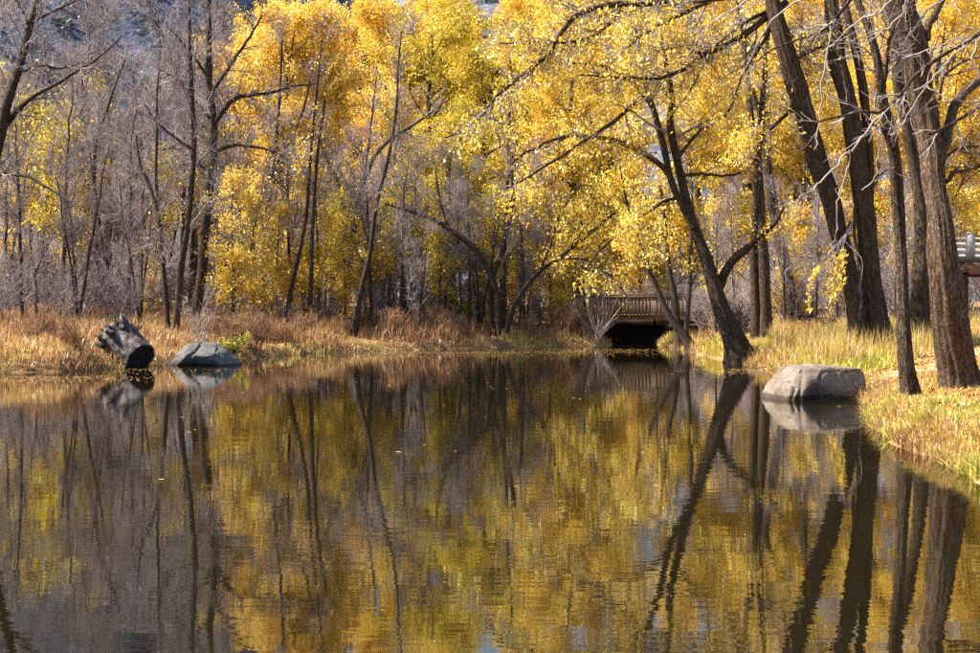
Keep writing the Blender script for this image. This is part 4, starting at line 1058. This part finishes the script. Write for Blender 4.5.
# right bank: short yellow-green grass
x, y, px = in_view_points(rng, 150000, (690, 1040), (10.5, 52), 1.25)
sd = sdist(x, y); cl = fbm2(x, y, 1.3, 3, 4.); pd = path_dist(x, y)
k = (sd > .02) & (sd < 18) & (pd > .80) & (rng.random(len(x)) < np.clip(.55 + 1.7 * cl, .10, 1))
x, y, px, sd, cl = x[k], y[k], px[k], sd[k], cl[k]
h = (.07 + .10 * rng.random(len(x)) + .12 * np.clip(cl, 0, 1)) * np.where(y > 27, 2.1, 1.0) * np.where(sd < .5, 1.25, 1)
tint = np.clip(.66 + .5 * fbm2(x, y, .8, 3, 15.) + rng.normal(size=len(x)) * .12, .3, 1)
blades('bank_grass', rng, x, y, h, .010 + .0004 * y * rng.uniform(.6, 1.2, len(x)), tint, .7, 'short yellow-green grass on the bank round the trunks')
x, y, px = in_view_points(rng, 130000, (700, 1040), (10.5, 40), 1.3)
sd = sdist(x, y); k = (sd > -.04) & (sd < .42)
x, y, sd = x[k], y[k], sd[k]
blades('edge_grass', rng, x, y, .10 + .16 * rng.random(len(x)), .012 + .0003 * y, np.clip(.60 + .6 * fbm2(x, y, 1.1, 3, 44.) + rng.normal(size=len(x)) * .14, .15, 1), .9, 'grass and stems hanging over the lip of the bank')
x, y, px = in_view_points(rng, 120000, (-60, 700), (30, 60), 1.0)
sd = sdist(x, y); k = (sd > -.03) & (sd < .5) & (rng.random(len(x)) < .8)
x, y, sd = x[k], y[k], sd[k]
blades('shore_grass', rng, x, y, .12 + .22 * rng.random(len(x)), np.full(len(x), .022), np.clip(.42 + .75 * fbm2(x, y, .5, 3, 51.) + rng.normal(size=len(x)) * .12, .0, 1), .6, 'matted brown and green grass at the far waterline')
# tall pale stalks in the meadow behind the boulder and by the thickest trunk
x, y, px = in_view_points(rng, 26000, (770, 1000), (29, 50), 1.0)
sd = sdist(x, y); cl = fbm2(x, y, .7, 2, 21.); k = (sd > .6) & (cl > -.1) & (path_dist(x, y) > 1.0)
x, y = x[k], y[k]
blades('meadow_stalks', rng, x, y, rng.uniform(.35, .95, len(x)), np.full(len(x), .018), np.clip(rng.normal(.60, .12, len(x)), .3, .9), .3, 'tall pale stalks of the meadow behind the trunks')
sx, sy = [], []
for (bx, by, cnt) in [(955, 388, 26), (972, 386, 22), (945, 380, 14), (870, 352, 20), (925, 352, 20)]:
    dd = ground_hit(bx, by) or 24; c = at(bx, by, dd)
    sx.append(c[0] + rng.normal(size=cnt) * .25); sy.append(c[1] - .25 + rng.normal(size=cnt) * .15)
sx, sy = np.concatenate(sx), np.concatenate(sy)
blades('seed_stalks', rng, sx, sy, rng.uniform(.3, .75, len(sx)), np.full(len(sx), .012), rng.uniform(.4, .6, len(sx)), .25, 'thin straw seed stalks at the foot of the thick trunks')

def litter(name, rng, x, y, size, zoff, mat, label, z=None, tint=None):
    n = len(x); zz = (land(x, y) + zoff) if z is None else np.full(n, z)
    a = rng.uniform(0, 2 * np.pi, n); L = size * rng.uniform(.6, 1.3, n)
    c = np.stack([x, y, zz], -1); d = np.stack([np.cos(a), np.sin(a), rng.normal(size=n) * (.35 if z is None else .02)], -1); s = np.stack([-np.sin(a), np.cos(a), rng.normal(size=n) * (.35 if z is None else .02)], -1)
    V = np.stack([c - d * L[:, None] * .5, c + s * L[:, None] * .3, c + d * L[:, None] * .5, c - s * L[:, None] * .3], 1).reshape(-1, 3)
    o = obj(name, mesh(name, V, [np.arange(n)[:, None] * 4 + np.arange(4)[None]], smooth=False, tint=np.repeat(rng.random(n) if tint is None else tint, 4)), M[mat], kind='stuff')
    o['label'] = label; o['category'] = 'leaves'
    return o
x, y, px = in_view_points(rng, 110000, (690, 1040), (11, 54), 1.1)
sd = sdist(x, y); k = (sd > .05) & (fbm2(x, y, .6, 3, 33.) + rng.normal(size=len(x)) * .2 > -.12) & ((path_dist(x, y) > .4) | (rng.random(len(x)) < .25))
litter('fallen_leaves', rng, x[k], y[k], .085, .05, 'dry_leaf', 'tan and orange fallen leaves scattered over the bank')
x, y, px = in_view_points(rng, 14000, (-60, 690), (32, 62), 1.0)
sd = sdist(x, y); k = (sd > .1) & (sd < 14)
litter('leaf_litter', rng, x[k], y[k], .10, .05, 'dry_leaf', 'dull fallen leaves lying among the dry grass of the far bank')
# leaves afloat
x, y, px = in_view_points(rng, 170, (-20, 1000), (9, 57), .55)
sd = sdist(x, y); k = sd < -.1
fx, fy = [x[k]], [y[k]]
for (bx, by, cnt, wx) in [(440, 352, 700, 60), (620, 349, 700, 45), (90, 376, 200, 60), (735, 369, 200, 30), (540, 350, 260, 60), (180, 369, 140, 60), (30, 377, 160, 40), (300, 358, 160, 50)]:
    q = np.array([on_water(bx + rng.normal() * wx, by + abs(rng.normal()) * 3.0) for _ in range(cnt)]); q = q[sdist(q[:, 0], q[:, 1]) < -.05]; fx.append(q[:, 0]); fy.append(q[:, 1])
fx, fy = np.concatenate(fx), np.concatenate(fy)
litter('floating_leaves', rng, fx, fy, .075, 0, 'dry_leaf', 'pale fallen leaves afloat on the still pond', z=.012, tint=rng.uniform(.45, 1, len(fx)))

def stick(label, pts, d, r, mat='twig_dark'):
    P = resample(np.array([at(px, py, dd) for (px, py), dd in zip(pts, d)]), 10); c = P[0].copy()
    V, Q = tubes((P - c)[None], (r * np.linspace(1, .45, 10))[None], 7, ridge=.1)
    m = 7; V = np.concatenate([V, [P[0] - c, P[-1] - c]]); nV = len(V)
    T = [((k + 1) % m, k, nV - 2) for k in range(m)] + [(63 + k, 63 + (k + 1) % m, nV - 1) for k in range(m)]
    o = obj('stick', mesh('stick', V, [Q, np.array(T)]), M[mat], None, label=label, category='stick'); o.location = c
stick('bare stick poking from the bank over the water behind the big boulder', [(786, 362), (770, 366), (752, 369)], (33.5, 33.8, 34.0), .03)
stick('thin bare twig lying on the water below the leaning willow', [(748, 371), (768, 373), (782, 375)], (33.2, 32.6, 32.0), .022)
for lab, pxs in (('short dark stake standing in the bank beside the willow shoots', 562), ('leaning stake next to the short dark one at the bank edge', 567)):
    dd = ground_hit(pxs, 338) or 52.0; b = at(pxs, 338, dd); gz = float(land(b[:1], b[1:2])[0])
    P = np.stack([np.array([b[0] + (pxs - 562) * .03 * s, b[1], gz - .2 + s * .85]) for s in np.linspace(0, 1, 8)]); c = P[0].copy()
    V, Q = tubes((P - c)[None], np.full((1, 8), .05), 8, ridge=.15, seed=pxs)
    V = np.concatenate([V, [P[-1] - c]]); T = np.array([(56 + k, 56 + (k + 1) % 8, len(V) - 1) for k in range(8)])
    o = obj('stake', mesh('stake', V, [Q, T]), M['bark'], None, label=lab, category='stake'); o.location = c
